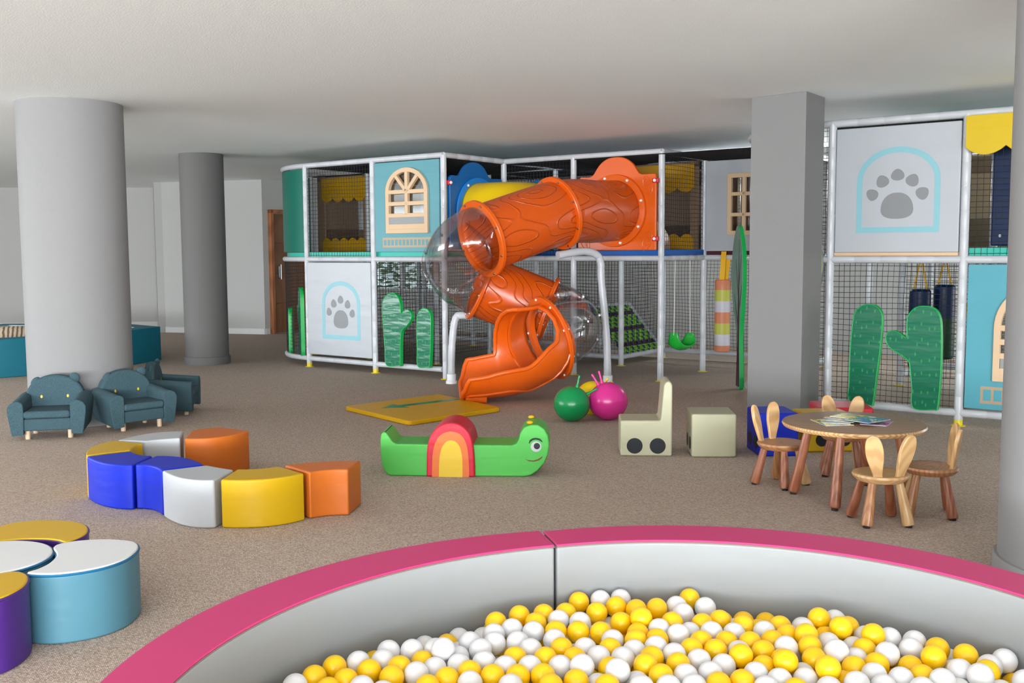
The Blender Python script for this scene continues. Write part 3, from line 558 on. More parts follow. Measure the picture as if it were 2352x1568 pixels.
# ------------------------------------------------------------------ cactus cut-outs
def cut_out(name, pts, b, thick, mt, em, label, cat, spines=0, seed=1, n=6):
    pts = [plane_uz(px, py, b) for px, py in pts]; a0 = sum(p[0] for p in pts)/len(pts); zb = min(p[1] for p in pts)
    e = empty(name, LW(a0, b, zb), RZ, label, cat); P = [(p.x, p.y) for p in bez([(p[0]-a0, p[1]-zb, 0) for p in pts], n, True)]
    m = MB(); m.prism(P, lambda p: Vector((p[0], 0, p[1])), lambda p: Vector((p[0], thick, p[1]))); m.m = [0]+[1]*(len(m.f)-1)
    cx = sum(p[0] for p in P)/len(P); o = m.build('cushion', [mt, em], e, bevel=.006)
    m = MB(); m.tube([Vector((p[0], .0, p[1])) for p in P]+[Vector((P[0][0], 0, P[0][1]))], .004, 6, caps=False); m.build('piping', em, e)
    return e
def plane_uz(px, py, b):
    d = ray(px, py); C = Vector((0, 0, H)); O = ORG+V_*b; t = (O-C).dot(V_)/d.dot(V_); P = C+d*t; return ((P-ORG).dot(U_), P.z)
def inside(x, y, P):
    c = False; n = len(P); j = n-1
    for i in range(n):
        if (P[i][1] > y) != (P[j][1] > y) and x < (P[j][0]-P[i][0])*(y-P[i][1])/(P[j][1]-P[i][1])+P[i][0]: c = not c
        j = i
    return c
CE = cactus_e
cut_out('cactus_cutout', [(888, 838), (884, 800), (881, 755), (878, 710), (880, 688), (892, 675), (905, 673), (915, 684), (919, 700), (921, 718), (927, 714), (936, 711), (944, 720), (944, 733), (934, 748), (923, 759), (920, 775), (919, 800), (919, 838), (916, 839)], -.09, .05, cactus_m, CE, 'green vinyl cactus with one raised arm, lower bay left of the tube slide', 'cactus cutout', 1, 1)
cut_out('cactus_cutout', [(960, 841), (958, 800), (957, 750), (959, 722), (966, 711), (975, 708), (984, 713), (989, 730), (989, 770), (988, 810), (986, 842), (983, 843)], -.09, .05, cactus_m, CE, 'short armless green vinyl cactus beside the white cane pipe', 'cactus cutout', 1, 2)
cut_out('cactus_cutout', [(1951, 920), (1950, 880), (1953, 800), (1958, 745), (1965, 715), (1985, 700), (2008, 701), (2023, 716), (2026, 740), (2021, 800), (2013, 860), (2004, 926), (1998, 930)], -.12, .06, cactus_m, CE, 'large armless green vinyl cactus right of the square pillar', 'cactus cutout', 1, 3)
cut_out('cactus_cutout', [(2097, 936), (2094, 890), (2090, 845), (2086, 829), (2070, 815), (2050, 803), (2038, 790), (2034, 775), (2040, 763), (2052, 759), (2066, 765), (2082, 774), (2083, 745), (2086, 725), (2102, 707), (2125, 703), (2147, 709), (2159, 730), (2162, 770), (2161, 840), (2157, 900), (2152, 939), (2146, 941)], -.12, .06, cactus_m, CE, 'large green vinyl cactus with a thumb-like arm, next to the right frame post', 'cactus cutout', 1, 4)
# curved bay cactus: stands in front of the left curve
def cut_at(name, loc, rz, poly, thick, mt, em, label, cat):
    e = empty(name, loc, rz, label, cat); P = [(p.x, p.y) for p in bez([(x, z, 0) for x, z in poly], 6, True)]
    m = MB(); m.prism(P, lambda p: Vector((p[0], 0, p[1])), lambda p: Vector((p[0], thick, p[1]))); m.m = [0]+[1]*(len(m.f)-1); m.build('cushion', [mt, em], e, bevel=.006)
    return e
ca = math.radians(-36-30)
p1 = at(690, 812, 12.55); p1.z = .13
cut_at('cactus_cutout', p1, ca-.1, [(-.10, 0), (-.13, .2), (-.13, .36), (-.2, .42), (-.26, .50), (-.28, .58), (-.23, .62), (-.17, .57), (-.13, .52), (-.13, .68), (-.09, .79), (0, .84), (.08, .78), (.11, .66), (.11, .4), (.10, .15), (.08, 0)], .05, cactus_m, CE, 'dark green cactus cutout with left arm on the curved corner', 'cactus cutout')
p2 = at(665, 800, 12.85); p2.z = .13
cut_at('cactus_cutout', p2, ca-.3, [(-.09, 0), (-.11, .2), (-.11, .42), (-.08, .54), (0, .58), (.08, .53), (.10, .4), (.09, .15), (.07, 0)], .05, cactus_m, CE, 'short dark cactus cutout at the far left of the curved corner', 'cactus cutout')
# ------------------------------------------------------------------ tree cut-outs by the pillar
trunk_m = mat('trunk_print', (66, 34, 42), .5); sage = mat('sage_vinyl', (108, 142, 128), .35, VB); pale_g = vinyl('pale_green', (190, 196, 130))
e = empty('tree_cutout', (2.305, 10.05, 0), math.radians(92), 'sage green tree cutout with maroon trunk, seen edge on left of the square pillar', 'tree cutout')
P = [(p.x, p.y) for p in bez([(x, z, 0) for x, z in [(.05, .02), (.04, .3), (.08, .55), (.22, .8), (.30, 1.05), (.30, 1.3), (.22, 1.52), (.1, 1.64), (-.02, 1.55), (-.10, 1.35), (-.12, 1.1), (-.08, .8), (-.03, .55), (-.05, .3), (-.06, .02)]], 6, True)]
m = MB(); m.prism(P, lambda p: Vector((p[0]+.13, -.015, p[1])), lambda p: Vector((p[0]+.13, .03, p[1]))); m.m = [0, 0]+[1]*(len(m.f)-2); m.build('cushion', [sage, CE], e, bevel=.004)
m = MB()
m.prism([(.07, .03), (.2, .03), (.165, .5), (.15, 1.1), (.14, 1.5), (.13, 1.1), (.10, .5)], lambda p: Vector((p[0], .0305, p[1])), lambda p: Vector((p[0], .033, p[1])))
for (x0_, z0_, x1_, z1_) in ((.14, .6, .3, .95), (.14, .75, .02, 1.05), (.14, .9, .26, 1.3), (.14, 1.0, .06, 1.35)): m.prism([(x0_, z0_-.02), (x0_, z0_+.03), (x1_, z1_)], lambda p: Vector((p[0], .0305, p[1])), lambda p: Vector((p[0], .033, p[1])))
m.build('trunk_print', trunk_m, e, smooth=False)
m = MB()
m.prism([(.07, .03), (.2, .03), (.165, .5), (.15, 1.1), (.14, 1.5), (.13, 1.1), (.10, .5)], lambda p: Vector((p[0], -.0155, p[1])), lambda p: Vector((p[0], -.018, p[1]))); m.build('trunk_print', trunk_m, e, smooth=False)
e = empty('tree_cutout', LW(3.92, -.02, 0), RZ, 'pale yellow green tree crown cutout half hidden by the square pillar', 'tree cutout')
P = blob((.0, 1.27), .27, .37, 0, 36); m = MB(); m.prism(P, lambda p: Vector((p[0], -.05, p[1])), lambda p: Vector((p[0], .02, p[1]))); m.m = [0]+[1]*(len(m.f)-1); m.build('crown_cushion', [pale_g, offwhite_v], e, bevel=.012)
MB().prism([(-.05, .12), (.05, .12), (.03, .95), (-.03, .95)], lambda p: Vector((p[0], -.03, p[1])), lambda p: Vector((p[0], .01, p[1]))).build('trunk_board', trunk_m, e, bevel=.004)
# ------------------------------------------------------------------ hanging toys
bg = empty('punch_bag', LW(2.30, 2.12, .25), RZ, 'striped peach, lime and white punch bag hanging from the middle rail', 'punch bag')
cols = [vinyl('peach_bag', (228, 142, 104)), vinyl('lime_bag', (206, 206, 88)), vinyl('lilac_bag', (220, 214, 226))]
z = .0
for k, (ci, h) in enumerate(((0, .075), (2, .125), (1, .125), (0, .125), (2, .125), (1, .125), (0, .115))):
    r = .088; pr_ = [(r, z), (r, z+h)]
    if k == 0: pr_ = [(0, z), (r-.02, z), (r-.005, z+.006), (r, z+.02), (r, z+h)]
    if k == 6: pr_ = [(r, z), (r, z+h-.015), (r-.01, z+h), (0, z+h)]
    MB().lathe(pr_, 32).build('band', cols[ci], bg); z += h
MB().add([(x, y, zz) for x in (-.03, .03) for (y, zz) in ((-.03, z-.01), (0.02, 1.13))]+[(x, y+.004, zz) for x in (-.03, .03) for (y, zz) in ((-.03, z-.01), (0.02, 1.13))], [(0, 1, 3, 2), (4, 6, 7, 5), (0, 4, 5, 1), (2, 3, 7, 6)]).build('strap', strap_y, bg, smooth=False)
MB().tube([Vector((x_, .07+.036*math.sin(t)*1.0-.0, 1.063+.036*math.cos(t))) for x_, t in ((0, i*PI/5) for i in range(-3, 4))], .012, 6).build('strap_loop', strap_y, bg)
MB().box((.03, .05, .94), (.05, .006, .3), R=Matrix.Rotation(.12, 3, 'Y')).build('strap', strap_y, bg)
sw = empty('toddler_swing', LW(2.03, 1.66, .29), RZ+PI/2, 'green plastic toddler swing seat hanging on two thin cords', 'swing')
prof = [(-.25, .17), (-.24, .08), (-.17, .02), (-.05, 0), (.05, .0), (.17, .02), (.24, .08), (.25, .17)]
for s in (1,):
    m = MB(); C_ = bez([(x, z, 0) for x, z in [(-.20, .21), (-.20, .13), (-.15, .03), (0, .0), (.15, .03), (.20, .12), (.20, .18)]], 5); NV = len(C_); vs = []
    for i, p in enumerate(C_):
        wd = .075+.03*math.cos(PI*i/(NV-1)*2+PI); 
        for j in range(7):
            t = j/6*2-1; vs.append((p.x, t*wd, p.y+.05*t*t*math.sin(PI*i/(NV-1))))
    m.add(vs, [(i*7+j, i*7+j+1, (i+1)*7+j+1, (i+1)*7+j) for i in range(NV-1) for j in range(6)]); o = m.build('seat', green_pl, sw); md = o.modifiers.new('t', 'SOLIDIFY'); md.thickness = .014
for s, tp in ((-.2, -.18), (.2, .18)): MB().tube([(s, 0, .18), (tp, 0, MZ-.29-.03)], .005, 6).build('cord', rope_m, sw)
for k, (a, b, zt, zb_, lb) in enumerate(((4.60, 1.45, 1.02, .28, 'navy and green punch bag hanging behind the large cactus'), (4.78, 1.6, 1.06, .36, 'second dark punch bag, slightly higher, behind the large cactus'))):
    e = empty('punch_bag', LW(a, b, zb_), RZ, lb, 'punch bag', None); hh = zt-zb_
    MB().lathe([(0, 0), (.08, 0), (.095, .02), (.095, hh*.55)], 28).build('lower_half', dkgreen, e); MB().lathe([(.095, hh*.55), (.095, hh-.02), (.08, hh), (0, hh)], 28).build('upper_half', navy, e)
    for s in (-1, 1): MB().tube([(s*.06, 0, hh-.01), (s*.01, 0, MZ-zb_-.03)], .008, 6).build('strap', strap_y, e)
e = empty('hanging_figure', LW(5.0, 1.9, .62), RZ, 'yellow hanging climbing handle on rope behind the netting', 'climbing rope')
MB().tube([(0, 0, .66), (.01, 0, .3), (0, 0, .25)], .02, 8).build('rope', strap_y, e); MB().tube(bez([(0, 0, .3), (-.09, 0, .2), (-.12, 0, .0), (-.1, 0, -.05)], 5), .025, 8).build('handle', strap_y, e)
# ------------------------------------------------------------------ tube slide
sl = empty('tube_slide', (0, 0, 0), 0, 'orange plastic spiral tube slide with clear bends and open exit chute', 'slide')
RTB = .325
def frames(pts):
    out = []; n = len(pts)
    for i in range(n):
        t = (pts[min(i+1, n-1)]-pts[max(i-1, 0)]).normalized(); s = t.cross(Vector((0, 0, 1))).normalized(); u = s.cross(t).normalized(); out.append((pts[i], t, s, u))
    return out
def tube_part(name, pts, r, mt, seg=56, thick=.012):
    fr = frames(pts); vs = []; uv = []; L = 0
    for i, (p, t, s, u) in enumerate(fr):
        if i: L += (p-fr[i-1][0]).length
        for k in range(seg+1):
            a = -PI/2+2*PI*k/seg; vs.append(p+(s*math.cos(a)+u*math.sin(a))*r); uv.append((L*1.0, k/seg*2*PI*r))
    n = len(fr); w_ = seg+1; F = [(i*w_+k, i*w_+k+1, (i+1)*w_+k+1, (i+1)*w_+k) for i in range(n-1) for k in range(seg)]
    m = MB(); m.add(vs, F); o = m.build(name, mt, sl, uv=uv, ang=60); md = o.modifiers.new('t', 'SOLIDIFY'); md.thickness = thick; md.offset = -1; return o
def flange(p, t, r0=RTB-.01, r1=.372, th=.045, mt=None, bolts=8, bm_=None, par=None):
    R = t.normalized().to_track_quat('Z', 'Y').to_matrix(); h = th/2
    prof = [(r0, -h), (r1-.008, -h), (r1, -h+.008), (r1, -.003), (r1-.004, 0), (r1, .003), (r1, h-.008), (r1-.008, h), (r0, h)]
    m = MB(); m.lathe(prof, 64, p, R=R); m.f = [f for f in m.f if len(f) == 4]
    n0 = len(prof); m.add([], []); base = 0
    m.f += [(k, (k+1) % 64, (n0-1)*64+(k+1) % 64, (n0-1)*64+k) for k in range(64)]; m.m = [0]*len(m.f)
    o = m.build('flange', mt or orange_pl, par or sl)
    for k in range(bolts):
        a = 2*PI*(k+.4)/bolts; q_ = p+R @ Vector(((r1-.024)*math.cos(a), (r1-.024)*math.sin(a), 0))
        b = MB(); b.lathe([(0, -h-.010), (.010, -h-.009), (.012, -h-.001), (.012, h+.001), (.010, h+.009), (0, h+.010)], 10, q_, R=R); b.build('bolt', bm_ or steel, o)
    return o
D0 = LW(1.50, 1.10, 1.825); r1p, r2p, r3p, r4p, r5p = at(1279, 490, 10.3), at(1106, 549, 9.8), at(1103, 655, 10.5), at(1258, 716, 10.5), at(1262, 776, 9.80)
nV = -V_
seg1 = [D0+(r1p-D0)*t+nV*0 for t in (0, 1)]
seg1 = bez([D0-nV*.25, D0, D0+nV*.42+Vector((0, 0, -.02)), r1p, r2p], 10)[10:31]
tube_part('tube_section', seg1, RTB, orange_wood)
pth2 = bez([D0+nV*.4, r1p, r2p, r2p+(r2p-r1p)*.5], 16)[16:33]; tube_part('tube_section', pth2, RTB, orange_wood)
def arc3(p, tp, q_, tq, k=.62, n=24):      # cubic between two rings with given directions
    L = (q_-p).length*k; a, b, c, d = p, p+tp.normalized()*L, q_-tq.normalized()*L, q_
    return [a*(1-t)**3+b*3*t*(1-t)**2+c*3*t*t*(1-t)+d*t**3 for t in [i/n for i in range(n+1)]]
t2 = (r2p-r1p).normalized(); t3 = (r4p-r3p).normalized(); t3 = (t3+Vector((0, .15, 0))).normalized()
el1 = arc3(r2p, t2, r3p, t3, .42); tube_part('clear_bend', el1, RTB, clear_pl, thick=.006)
tube_part('tube_section', arc3(r3p, t3, r4p, (r4p-r3p)+Vector((.1, -.1, 0)), .35, 14), RTB, orange_wood)
t4 = ((r4p-r3p)+Vector((.1, -.1, 0))).normalized(); t5 = Vector((-.86, -.42, -.26)).normalized()
el2 = arc3(r4p, t4, r5p, t5, .40); tube_part('clear_bend', el2, RTB, clear_pl, thick=.006)
flange(r1p, (r2p-seg1[-3])); flange(r2p, t2, r1=.378); flange(r3p, t3, r1=.372, th=.04); flange(r4p, t4, th=.04, bm_=steel)
f5 = flange(r5p, t5, r1=.415, th=.045, bm_=white_pl, bolts=9)
for c_, tt in ((el1, 12), (el2, 12)):
    pm_, tm = c_[tt], (c_[tt+1]-c_[tt-1]).normalized(); flange(pm_, tm, r0=RTB-.004, r1=.352, th=.022, mt=clear_pl, bolts=8, bm_=white_pl if c_ is el2 else steel)
# exit chute: open channel that starts as a full hood
ep = [r5p, at(1225, 790, 9.62), at(1170, 815, 9.50), at(1112, 826, 9.46), at(1058, 836, 9.44)]
cz = [ep[0].z, .50, .455, .435, .43]
for p, z in zip(ep, cz): p.z = z
CP = bez([r5p-t5*.3]+ep+[ep[-1]+(ep[-1]-ep[-2])], 9)[9:46]; n = len(CP); fr = frames(CP); vs = []; SEG = 40; edgeN = []; edgeF = []
def sm(a, b, t): t = min(1, max(0, (t-a)/(b-a))); return t*t*(3-2*t)
for i, (p, t, s, u) in enumerate(fr):
    q_ = i/(n-1)
    # far side (+y) stays high then drops, near side opens at once
    far = 182-100*sm(.36, .58, q_)-4*sm(.6, .9, q_)-34*sm(.90, 1, q_)**1.5; near = 178-80*sm(.11, .27, q_)-26*sm(.25, .5, q_)-8*sm(.5, .9, q_)-26*sm(.90, 1, q_)**1.5
    if q_ < .10: far = 182
    rr = RTB+.02+.055*sm(0, .6, q_)
    sgn = 1 if s.y > 0 else -1
    for k in range(SEG+1):
        a = math.radians(-near+(near+far)*k/SEG); v = p+s*(sgn*math.sin(a)*rr*(1+.10*sm(.4, 1, q_)))-u*(math.cos(a)*rr); vs.append(v)
    edgeN.append(vs[-(SEG+1)]); edgeF.append(vs[-1])
w_ = SEG+1; m = MB(); m.add(vs, [(i*w_+k, i*w_+k+1, (i+1)*w_+k+1, (i+1)*w_+k) for i in range(n-1) for k in range(SEG)])
ch = m.build('exit_chute', orange_pl, sl, ang=70); md = ch.modifiers.new('t', 'SOLIDIFY'); md.thickness = .016; md.offset = 0
rim = edgeN[::-1]+[]; lip = [vs[(n-1)*w_+k] for k in range(0, SEG+1, 2)]
M_ = MB(); M_.tube(edgeN+lip[1:-1]+edgeF[::-1], .021, 12); M_.build('chute_rim', orange_pl, sl)
# outside rib of the chute and the foot block
M_ = MB(); M_.tube([vs[i*w_+9]-fr[i][3]*0+(vs[i*w_+9]-fr[i][0]).normalized()*.006 for i in range(3, n-2)], .014, 8); M_.build('chute_rib', orange_pl, sl)
fp = CP[-7].copy(); td = (CP[-1]-CP[-5]); td.z = 0; td.normalize(); sd = Vector((-td.y, td.x, 0))
fl = [(-.17, 0.002), (-.10, .002), (-.05, .018), (.05, .018), (.10, .002), (.17, .002), (.19, .12), (-.19, .12)]
MB().prism(fl, lambda p: fp+sd*p[0]+td*.11+Vector((0, 0, p[1]-fp.z)), lambda p: fp+sd*p[0]*.95-td*.09+Vector((0, 0, p[1]-fp.z))).build('chute_foot', orange_pl, sl, bevel=.012)
def slide_plate(root, mt, w0, w1, z0, z1, hc, hw, ztop, label_bolts=True, ring=None):
    # plate in local (x, z), y toward the room is negative
    hump = [(hc+hw, z1), (hc+hw*.86, z1+.02), (hc+hw*.62, z1+(ztop-z1)*.62), (hc+hw*.33, ztop-.015), (hc, ztop), (hc-hw*.33, ztop-.015), (hc-hw*.62, z1+(ztop-z1)*.62), (hc-hw*.86, z1+.02), (hc-hw, z1)]
    P = [(w0, z0), (w1, z0), (w1, z1-.06), (w1-.01, z1+.005)]+[(p.x, p.y) for p in bez([(x, z, 0) for x, z in hump], 4)]+[(w0+.01, z1+.005), (w0, z1-.06)]
    return P
pp = empty('slide_entry_frame', LW(0, 1.10), RZ); pp.parent = sl; pp.location = LW(0, 1.10)
P = slide_plate(pp, orange_pl, 1.03, 2.0, 1.40, 2.20, 1.51, .33, 2.40)
hole = [(1.50+RTB*math.cos(2*PI*k/48), 1.825+RTB*math.sin(2*PI*k/48)) for k in range(48)]
def plate_mesh(P, hole, name, mt, par, cx, cz_):
    n = len(hole); out = []
    for hx, hz in hole:      # cast from centre to outline
        dx, dz = hx-cx, hz-cz_; best = None
        for i in range(len(P)):
            (x1_, y1_), (x2_, y2_) = P[i], P[(i+1) % len(P)]; ex, ey = x2_-x1_, y2_-y1_; den = dx*ey-dz*ex
            if abs(den) < 1e-9: continue
            t = ((x1_-cx)*ey-(y1_-cz_)*ex)/den; u_ = ((x1_-cx)*dz-(y1_-cz_)*dx)/den
            if t > 0 and -1e-6 <= u_ <= 1+1e-6 and (best is None or t > best): best = t
        out.append([cx+dx*best, cz_+dz*best])
    for X, Z in P[:2]:
        i = min(range(n), key=lambda i: (out[i][0]-X)**2+(out[i][1]-Z)**2); out[i] = [X, Z]
    return band(par, name, out, hole, -.02, .02, mt, .008)
n_h = 96; hole = [(1.50+RTB*math.cos(2*PI*k/n_h), 1.825+RTB*math.sin(2*PI*k/n_h)) for k in range(n_h)]
pe = plate_mesh(P, hole, 'entry_plate', orange_pl, pp, 1.5, 1.825)
# leaf reliefs, ring, bolts and red brackets on the plate
for (lx, lz, ro) in ((1.90, 2.08, .3), (1.90, 1.50, -.35), (1.12, 2.08, -.5), (1.12, 1.50, .5)):
    Q = blob((lx, lz), .05, .10, ro, 24); m = MB(); m.tube([Vector((x, -.021, z)) for x, z in Q+[Q[0]]], .004, 6, caps=False)
    c_, s_ = math.cos(ro), math.sin(ro)
    def T(x, z): return Vector((lx+x*c_-z*s_, -.021, lz+x*s_+z*c_))
    m.tube([T(0, -.12), T(0, .08)], .003, 6)
    for k in (-.04, 0, .04): m.tube([T(0, k-.02), T(.03, k+.015)], .003, 5); m.tube([T(0, k-.02), T(-.03, k+.015)], .003, 5)
    m.build('leaf_relief', orange_pl, pe)
m = MB(); m.lathe([(.325, 0), (.385, 0), (.39, .008), (.385, .03), (.335, .04), (.325, .04)], 64, (1.5, -.02, 1.825), R=Matrix.Rotation(PI/2, 3, 'X')); m.f = [f for f in m.f if len(f) == 4]; m.m = [0]*len(m.f); m.build('plate_ring', orange_pl, pe)
for k in range(8):
    a = 2*PI*(k+.35)/8; MB().lathe([(0, 0), (.015, 0), (.015, .012), (.010, .02), (0, .021)], 12, (1.5+.36*math.cos(a), -.058, 1.825+.36*math.sin(a)), R=Matrix.Rotation(PI/2, 3, 'X')).build('bolt', white_pl, pe)
def bracket(par, x, z, s):
    o = MB().box((x, -.0, z), (.07, .055, .05)).build('red_bracket', red_pl, par, bevel=.01); MB().lathe([(0, 0), (.017, 0), (.017, .012), (.011, .02), (0, .021)], 12, (x, -.028, z), R=Matrix.Rotation(PI/2, 3, 'X')).build('bolt', white_pl, o)
for x, z in ((1.01, 2.13), (1.99, 2.13), (1.99, 1.52), (1.01, 1.52)): bracket(pp, x, z, 1)
# ------------------------------------------------------------------ blue and yellow crawl tube behind
cw = empty('crawl_tube', ORG, RZ, 'yellow crawl tube with blue end plates behind the tube slide', 'crawl tube')
Q = [(0.03, .56, 1.83), (.33, .60, 1.83), (.50, .80, 1.83), (.52, 1.10, 1.83)]; CPt = bez([(-.3, .56, 1.83)]+Q+[(.52, 1.4, 1.83)], 9)[9:37]
fr2 = frames(CPt); vs2 = [p+(s*math.cos(2*PI*k/48)+u*math.sin(2*PI*k/48))*.33 for p, t, s, u in fr2 for k in range(48)]
m = MB(); m.add(vs2, [(i*48+k, i*48+(k+1) % 48, (i+1)*48+(k+1) % 48, (i+1)*48+k) for i in range(len(fr2)-1) for k in range(48)]); o = m.build('crawl_bend', yellow_tube, cw); md = o.modifiers.new('t', 'SOLIDIFY'); md.thickness = .012
bpn = empty('blue_plate_holder', (0, 0, 0), PI/2); bpn.parent = cw; bpn.location = (.02, 0, 0)
P = slide_plate(bpn, blue_pl, .06, 1.02, 1.42, 2.22, .50, .30, 2.385); hole = [(.55+.33*math.cos(2*PI*k/n_h), 1.83+.33*math.sin(2*PI*k/n_h)) for k in range(n_h)]
bp_ = plate_mesh(P, hole, 'blue_plate', blue_pl, bpn, .55, 1.83)
m = MB(); m.lathe([(.33, 0), (.385, 0), (.39, .008), (.385, .025), (.34, .03), (.33, .03)], 64, (.55, -.02, 1.83), R=Matrix.Rotation(PI/2, 3, 'X')); m.f = [f for f in m.f if len(f) == 4]; m.m = [0]*len(m.f); m.build('plate_ring', mat('blue_ring', (30, 120, 200), .35), bp_)
for x, z in ((.06, 2.14), (1.0, 2.14)): bracket(bpn, x, z, 1)
for a_ in (2.2, 3.5, .9): MB().lathe([(0, 0), (.014, 0), (.014, .01), (0, .016)], 12, (.55+.36*math.cos(a_), -.05, 1.83+.36*math.sin(a_)), R=Matrix.Rotation(PI/2, 3, 'X')).build('bolt', white_pl, bp_)
b2 = empty('blue_plate_holder', (0, 1.10, 0), 0); b2.parent = cw
P = slide_plate(b2, blue_pl, .05, .90, 1.42, 2.10, .50, .30, 2.2); hole = [(.50+.32*math.cos(2*PI*k/n_h), 1.80+.30*math.sin(2*PI*k/n_h)) for k in range(n_h)]
plate_mesh(P, hole, 'blue_plate', blue_pl, b2, .5, 1.80)
# ------------------------------------------------------------------ white cane pipes that carry the slide
def cane(name, pts, label, socket=True):
    b = Vector(pts[0]); e = empty(name, (b.x, b.y, 0), 0, label, 'support pipe'); C = bez([Vector(p)-Vector((b.x, b.y, 0)) for p in pts], 8); R_ = []
    for i in range(len(C)): R_.append(.040 if i % 5 else .0372)
    MB().tube(C, R_, 18).build('padded_pipe', pad_white, e)
    MB().lathe([(.0, .0005), (.06, .0005), (.06, .03), (.05, .035), (.05, .10), (.04, .105)], 24).build('pipe_socket', white_pl, e); return e
b1 = gp(1396, 884); t1 = at(1379, 592, b1.y)
cane('support_pipe', [(b1.x, b1.y, .0), (b1.x-.015, b1.y, .5), (t1.x+.01, b1.y, 1.1), (t1.x+.004, b1.y, t1.z-.06), (t1.x-.04, b1.y-.02, t1.z+.03), tuple(at(1340, 577, b1.y-.1)), tuple(at(1281, 586, b1.y-.25))], 'tall white padded cane pipe under the upper orange tube')
b2_ = Vector((-.645, 10.75, 0)); t2_ = at(1042, 740, 10.75)
cane('support_pipe', [tuple(b2_), (b2_.x+.005, 10.75, .35), (t2_.x, 10.75, t2_.z-.05), (t2_.x+.03, 10.75, t2_.z+.055), tuple(at(1060, 724, 10.73)), tuple(at(1084, 726, 10.68))], 'short white padded cane pipe under the left clear bend')
# ------------------------------------------------------------------ crash mat with arrow
mt = empty('landing_mat', (-.78, 8.91, 0), 0, 'flat yellow landing mat with green arrow below the slide exit', 'mat')
MC = [Vector((-1.492, 8.94, 0)), Vector((-.83, 8.107, 0)), Vector((-.094, 8.814, 0)), Vector((-.70, 9.68, 0))]
def rounded(poly, r, n=5):
    out = []; N = len(poly)
    for i in range(N):
        a, b, c = Vector(poly[i-1]), Vector(poly[i]), Vector(poly[(i+1) % N]); u = (a-b).normalized()*r; v = (c-b).normalized()*r
        for k in range(n+1):
            t = k/n; out.append(b+u*(1-t)**2+v*t**2)
    return out
P = [p-Vector((-.78, 8.91, 0)) for p in rounded(MC, .06)]
MB().prism([(p.x, p.y) for p in P], zup(.001), zup(.04)).build('mat_body', mat('mat_yellow', (206, 156, 10), .5, ('w', 4, .008), .04, .25), mt, bevel=.012)
tip, tail = Vector((-1.139-.0, 8.802, 0)), Vector((-.50, 9.33, 0)); d = (tip-tail).normalized(); s = Vector((-d.y, d.x, 0)); L = (tip-tail).length; o_ = Vector((-.78, 8.91, 0))
AR = [tail+s*.045, tail+d*(L-.2)+s*.045, tail+d*(L-.2)+s*.13, tip, tail+d*(L-.2)-s*.13, tail+d*(L-.2)-s*.045, tail-s*.045]
MB().prism([((p-o_).x, (p-o_).y) for p in AR], zup(.0395), zup(.0412)).build('arrow_print', vinyl('arrow_green', (14, 124, 62), .3), mt, smooth=False)
# ------------------------------------------------------------------ caterpillar
def cpx(zx, zy): return (760+zx/3.267, 860+zy/3.267)
CO = Vector((-.36, 6.26, 0)); cat_rot = math.atan2(6.235-6.285, .84)
cat = empty('foam_caterpillar', CO, cat_rot, 'lime green foam caterpillar with smiling face and rainbow hump', 'soft play toy')
dC = Vector((math.cos(cat_rot), math.sin(cat_rot), 0)); nC = Vector((-math.sin(cat_rot), math.cos(cat_rot), 0))
def cl(zx, zy):
    px, py = cpx(zx, zy); d = ray(px, py); C = Vector((0, 0, H)); t = (CO-C).dot(nC)/d.dot(nC); P_ = C+d*t; return ((P_-CO).dot(dC), max(P_.z, 0.0))
BO = [(410, 735), (385, 690), (373, 600), (370, 500), (375, 448), (392, 432), (415, 436), (440, 470), (462, 505), (490, 520), (620, 522), (900, 526), (1200, 530), (1360, 531), (1392, 520), (1408, 490), (1420, 440), (1450, 398), (1500, 378), (1555, 380), (1602, 410), (1630, 460), (1640, 530), (1632, 600), (1600, 670), (1550, 725), (1500, 757), (1455, 768), (1200, 769), (800, 766), (470, 764), (435, 758)]
P = [cl(*q_) for q_ in BO]; MB().prism(P, lambda p: Vector((p[0], 0, p[1]+.001)), lambda p: Vector((p[0], .27, p[1]+.001))).build('body', lime_v, cat, bevel=.014, ang=25)
def cprism(name, zpts, t0, t1, mt_, bev=0, par=None): return MB().prism([cl(*q_) for q_ in zpts], lambda p: Vector((p[0], -t0, p[1]+.001)), lambda p: Vector((p[0], -t1, p[1]+.001))).build(name, mt_, par or cat, bevel=bev, ang=25, smooth=bool(bev))
OUT = [(720, 770)]+[(q_.x, q_.y) for q_ in bez([(721, 690, 0), (724, 560, 0), (740, 480, 0), (778, 415, 0), (832, 374, 0), (900, 358, 0), (970, 372, 0), (1022, 412, 0), (1056, 470, 0), (1074, 560, 0), (1082, 690, 0)], 4)]+[(1083, 772)]
MID = [(762, 770)]+[(q_.x, q_.y) for q_ in bez([(763, 700, 0), (768, 590, 0), (788, 505, 0), (830, 448, 0), (895, 424, 0), (965, 440, 0), (1008, 490, 0), (1030, 570, 0), (1040, 700, 0)], 4)]+[(1040, 771)]
INN = [(814, 770)]+[(q_.x, q_.y) for q_ in bez([(815, 700, 0), (820, 610, 0), (838, 540, 0), (870, 500, 0), (905, 490, 0), (945, 504, 0), (975, 550, 0), (988, 620, 0), (991, 700, 0)], 4)]+[(991, 771)]
hump = cprism('rainbow_hump', OUT, .022, -.30, red_v, .012); cprism('orange_band', MID, .0222, .0235, vinyl('band_orange', (240, 122, 52)), par=hump); cprism('yellow_arch', INN, .0236, .0245, vinyl('band_yellow', (240, 200, 50)), par=hump)
def disc(zc, rx, rz, name, mt_, t): 
    c_ = cl(*zc); MB().prism(blob(c_, rx, rz, 0, 32), lambda p: Vector((p[0], -t, p[1])), lambda p: Vector((p[0], -t-.001, p[1]))).build(name, mt_, cat, smooth=False)
k_ = 6.26/2340/3.267
